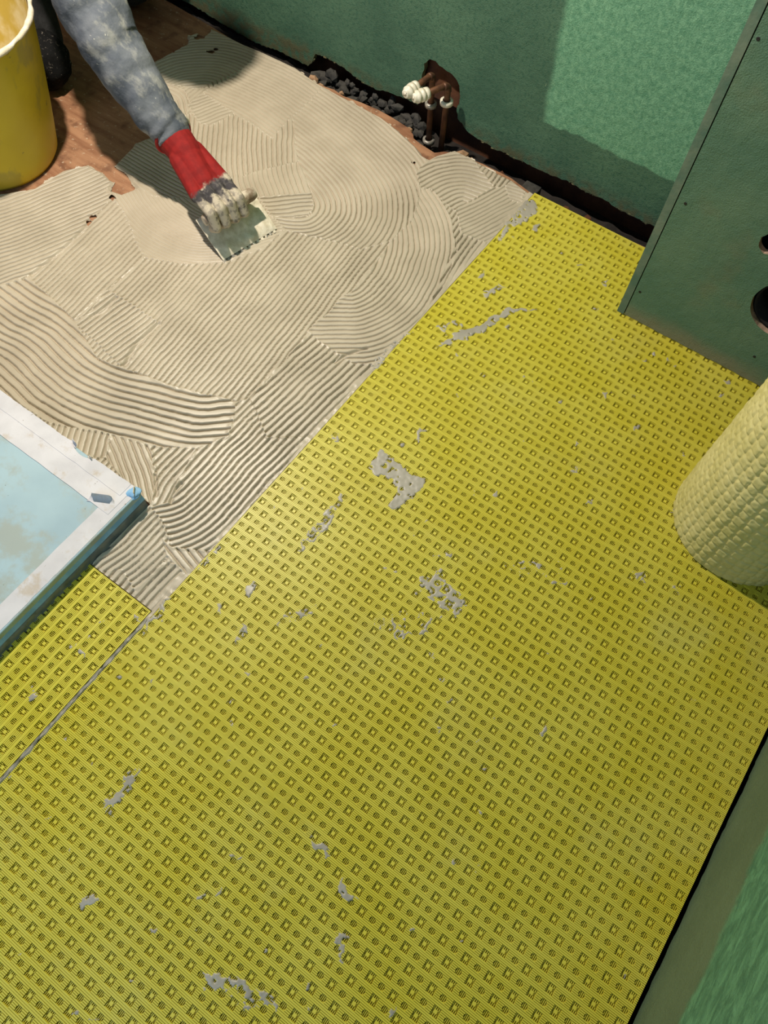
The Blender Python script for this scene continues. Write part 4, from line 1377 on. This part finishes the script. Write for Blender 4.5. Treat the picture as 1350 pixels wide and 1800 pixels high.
# glove: palm, four fingers closed over the handle, thumb from the side
CUFV = Vector(CUF)
dirv = (hc - CUFV)
dirv = (dirv - e_ax * dirv.dot(e_ax) * 0.0)
fwd = (dirv - e_ax * dirv.dot(e_ax)).normalized()          # towards the handle, square to it
upv = fwd.cross(e_ax).normalized()
if upv.z < 0: upv = -upv
def HP(f_, t_, g_):                                        # hand frame: forward of the handle, along it, above it
    return hc + fwd * f_ + e_ax * (t_ - 1.35) + upv * g_
parts = []
def capsule(a, b, ra, rb, n=12, rings=5):
    a, b = Vector(a), Vector(b)
    d = (b - a)
    L = d.length
    d.normalize()
    path, rad = [], []
    for k in range(rings + 1):
        th = math.pi / 2 * k / rings
        path.append(a - d * (ra * math.cos(th)))
        rad.append(max(0.01, ra * math.sin(th)))
    for k in range(rings + 1):
        th = math.pi / 2 * k / rings
        path.append(b + d * (rb * math.sin(th)))
        rad.append(max(0.01, rb * math.cos(th)))
    parts.append(tube(path, rad, n))
wrist = CUFV + (HP(-2.6, 0.2, 1.0) - CUFV) * 0.36
knk = []
for i, t_ in enumerate((-1.85, -0.62, 0.6, 1.78)):
    kf = (-2.05, -1.75, -1.75, -1.95)[i]
    K_ = HP(kf, t_, 1.15 + (0.0, 0.15, 0.15, 0.0)[i])
    knk.append(K_)
    ln = (0.88, 1.0, 1.02, 0.94)[i]
    r0 = (0.57, 0.61, 0.62, 0.59)[i]
    A1 = HP(0.35 * ln, t_ * 1.02, 1.42)
    A2 = HP(1.42, t_ * 1.02, 0.15)
    A3 = HP(0.75, t_ * 1.0, -1.15 * ln)
    capsule(K_, A1, r0 * 1.06, r0)
    capsule(A1, A2, r0, r0 * 0.94)
    capsule(A2, A3, r0 * 0.94, r0 * 0.82)
    # metacarpal
    capsule(wrist + e_ax * (t_ * 0.62), K_, 1.0, 0.78)
    if i:
        capsule(HP(-2.6, t_ - 0.5, 0.85), HP(-2.0, t_ - 0.5, 0.95), 0.7, 0.6)
# thumb
th0, th1, th2, th3 = wrist + e_ax * 0.9, HP(-2.5, 2.2, 0.2), HP(-1.0, 2.3, -0.75), HP(0.1, 1.5, -1.3)
capsule(th0, th1, 0.85, 0.70)
capsule(th1, th2, 0.68, 0.60)
capsule(th2, th3, 0.60, 0.50)
# wrist and knitted cuff
cdir = (wrist - CUFV).normalized()
capsule(CUFV - cdir * 0.1, wrist, 1.95, 1.72, 18)
capsule(wrist, HP(-3.0, -0.1, 0.85), 1.62, 1.35, 16)
glove = None
VV, FF = [], []
for vs_, fs_ in parts:
    k = len(VV)
    VV += vs_
    FF += [tuple(i + k for i in q) for q in fs_]
# local frame: x from cuff to finger tips
fx_ = (hc - CUFV).normalized()
fy_ = e_ax - fx_ * e_ax.dot(fx_)
fy_.normalize()
fz_ = fx_.cross(fy_)
Rg = Matrix((fx_, fy_, fz_))
loc_v = [tuple((Rg @ (Vector(q) - CUFV)) * U) for q in VV]
me = mesh_from('glove', loc_v, FF, True)
glove = bpy.data.objects.new('glove', me)
COL.objects.link(glove)
me.materials.append(M['glove'])
glove.parent = person
glove.location = (CUFV - POFF) * U
glove.rotation_euler = Rg.transposed().to_euler()
rm = glove.modifiers.new('remesh', 'REMESH')
rm.mode = 'VOXEL'
rm.voxel_size = 0.085 * U
rm.use_smooth_shade = True
sm_ = glove.modifiers.new('smooth', 'SMOOTH')
sm_.factor = 0.5
sm_.iterations = 7
glove['label'] = 'red knitted glove with grey coated fingers'
# cuff roll and the white band at the wrist
def ring(name, c, d, r, th, mat, a0=0, a1=2 * math.pi, wd=1.0):
    d = Vector(d).normalized()
    u_ = (Vector((0, 0, 1)) - d * d.z).normalized()
    s_ = d.cross(u_)
    full = abs(a1 - a0 - 2 * math.pi) < 1e-6
    pts = [Vector(c) + u_ * (r * math.cos(a)) + s_ * (r * math.sin(a)) for a in np.linspace(a0, a1, 40)]
    v, f = tube(pts, th, 10)
    return mk(name, v, f, mat, person, tuple(POFF), True)
WA, WB_ = -1.7, -0.35
t = NT('red_cuff')
rc = t.done(t.mix(t.ramp(t.noise(60), 0.3, 0.7), lin((138, 20, 18)), lin((172, 30, 24))), 0.85)
ring('glove_cuff', CUFV - cdir * 0.30, cdir, 2.0, 0.24, rc)
ring('white_cuff_band', CUFV - cdir * 0.75, cdir, 2.26, 0.22, M['cap'], WA, WB_)
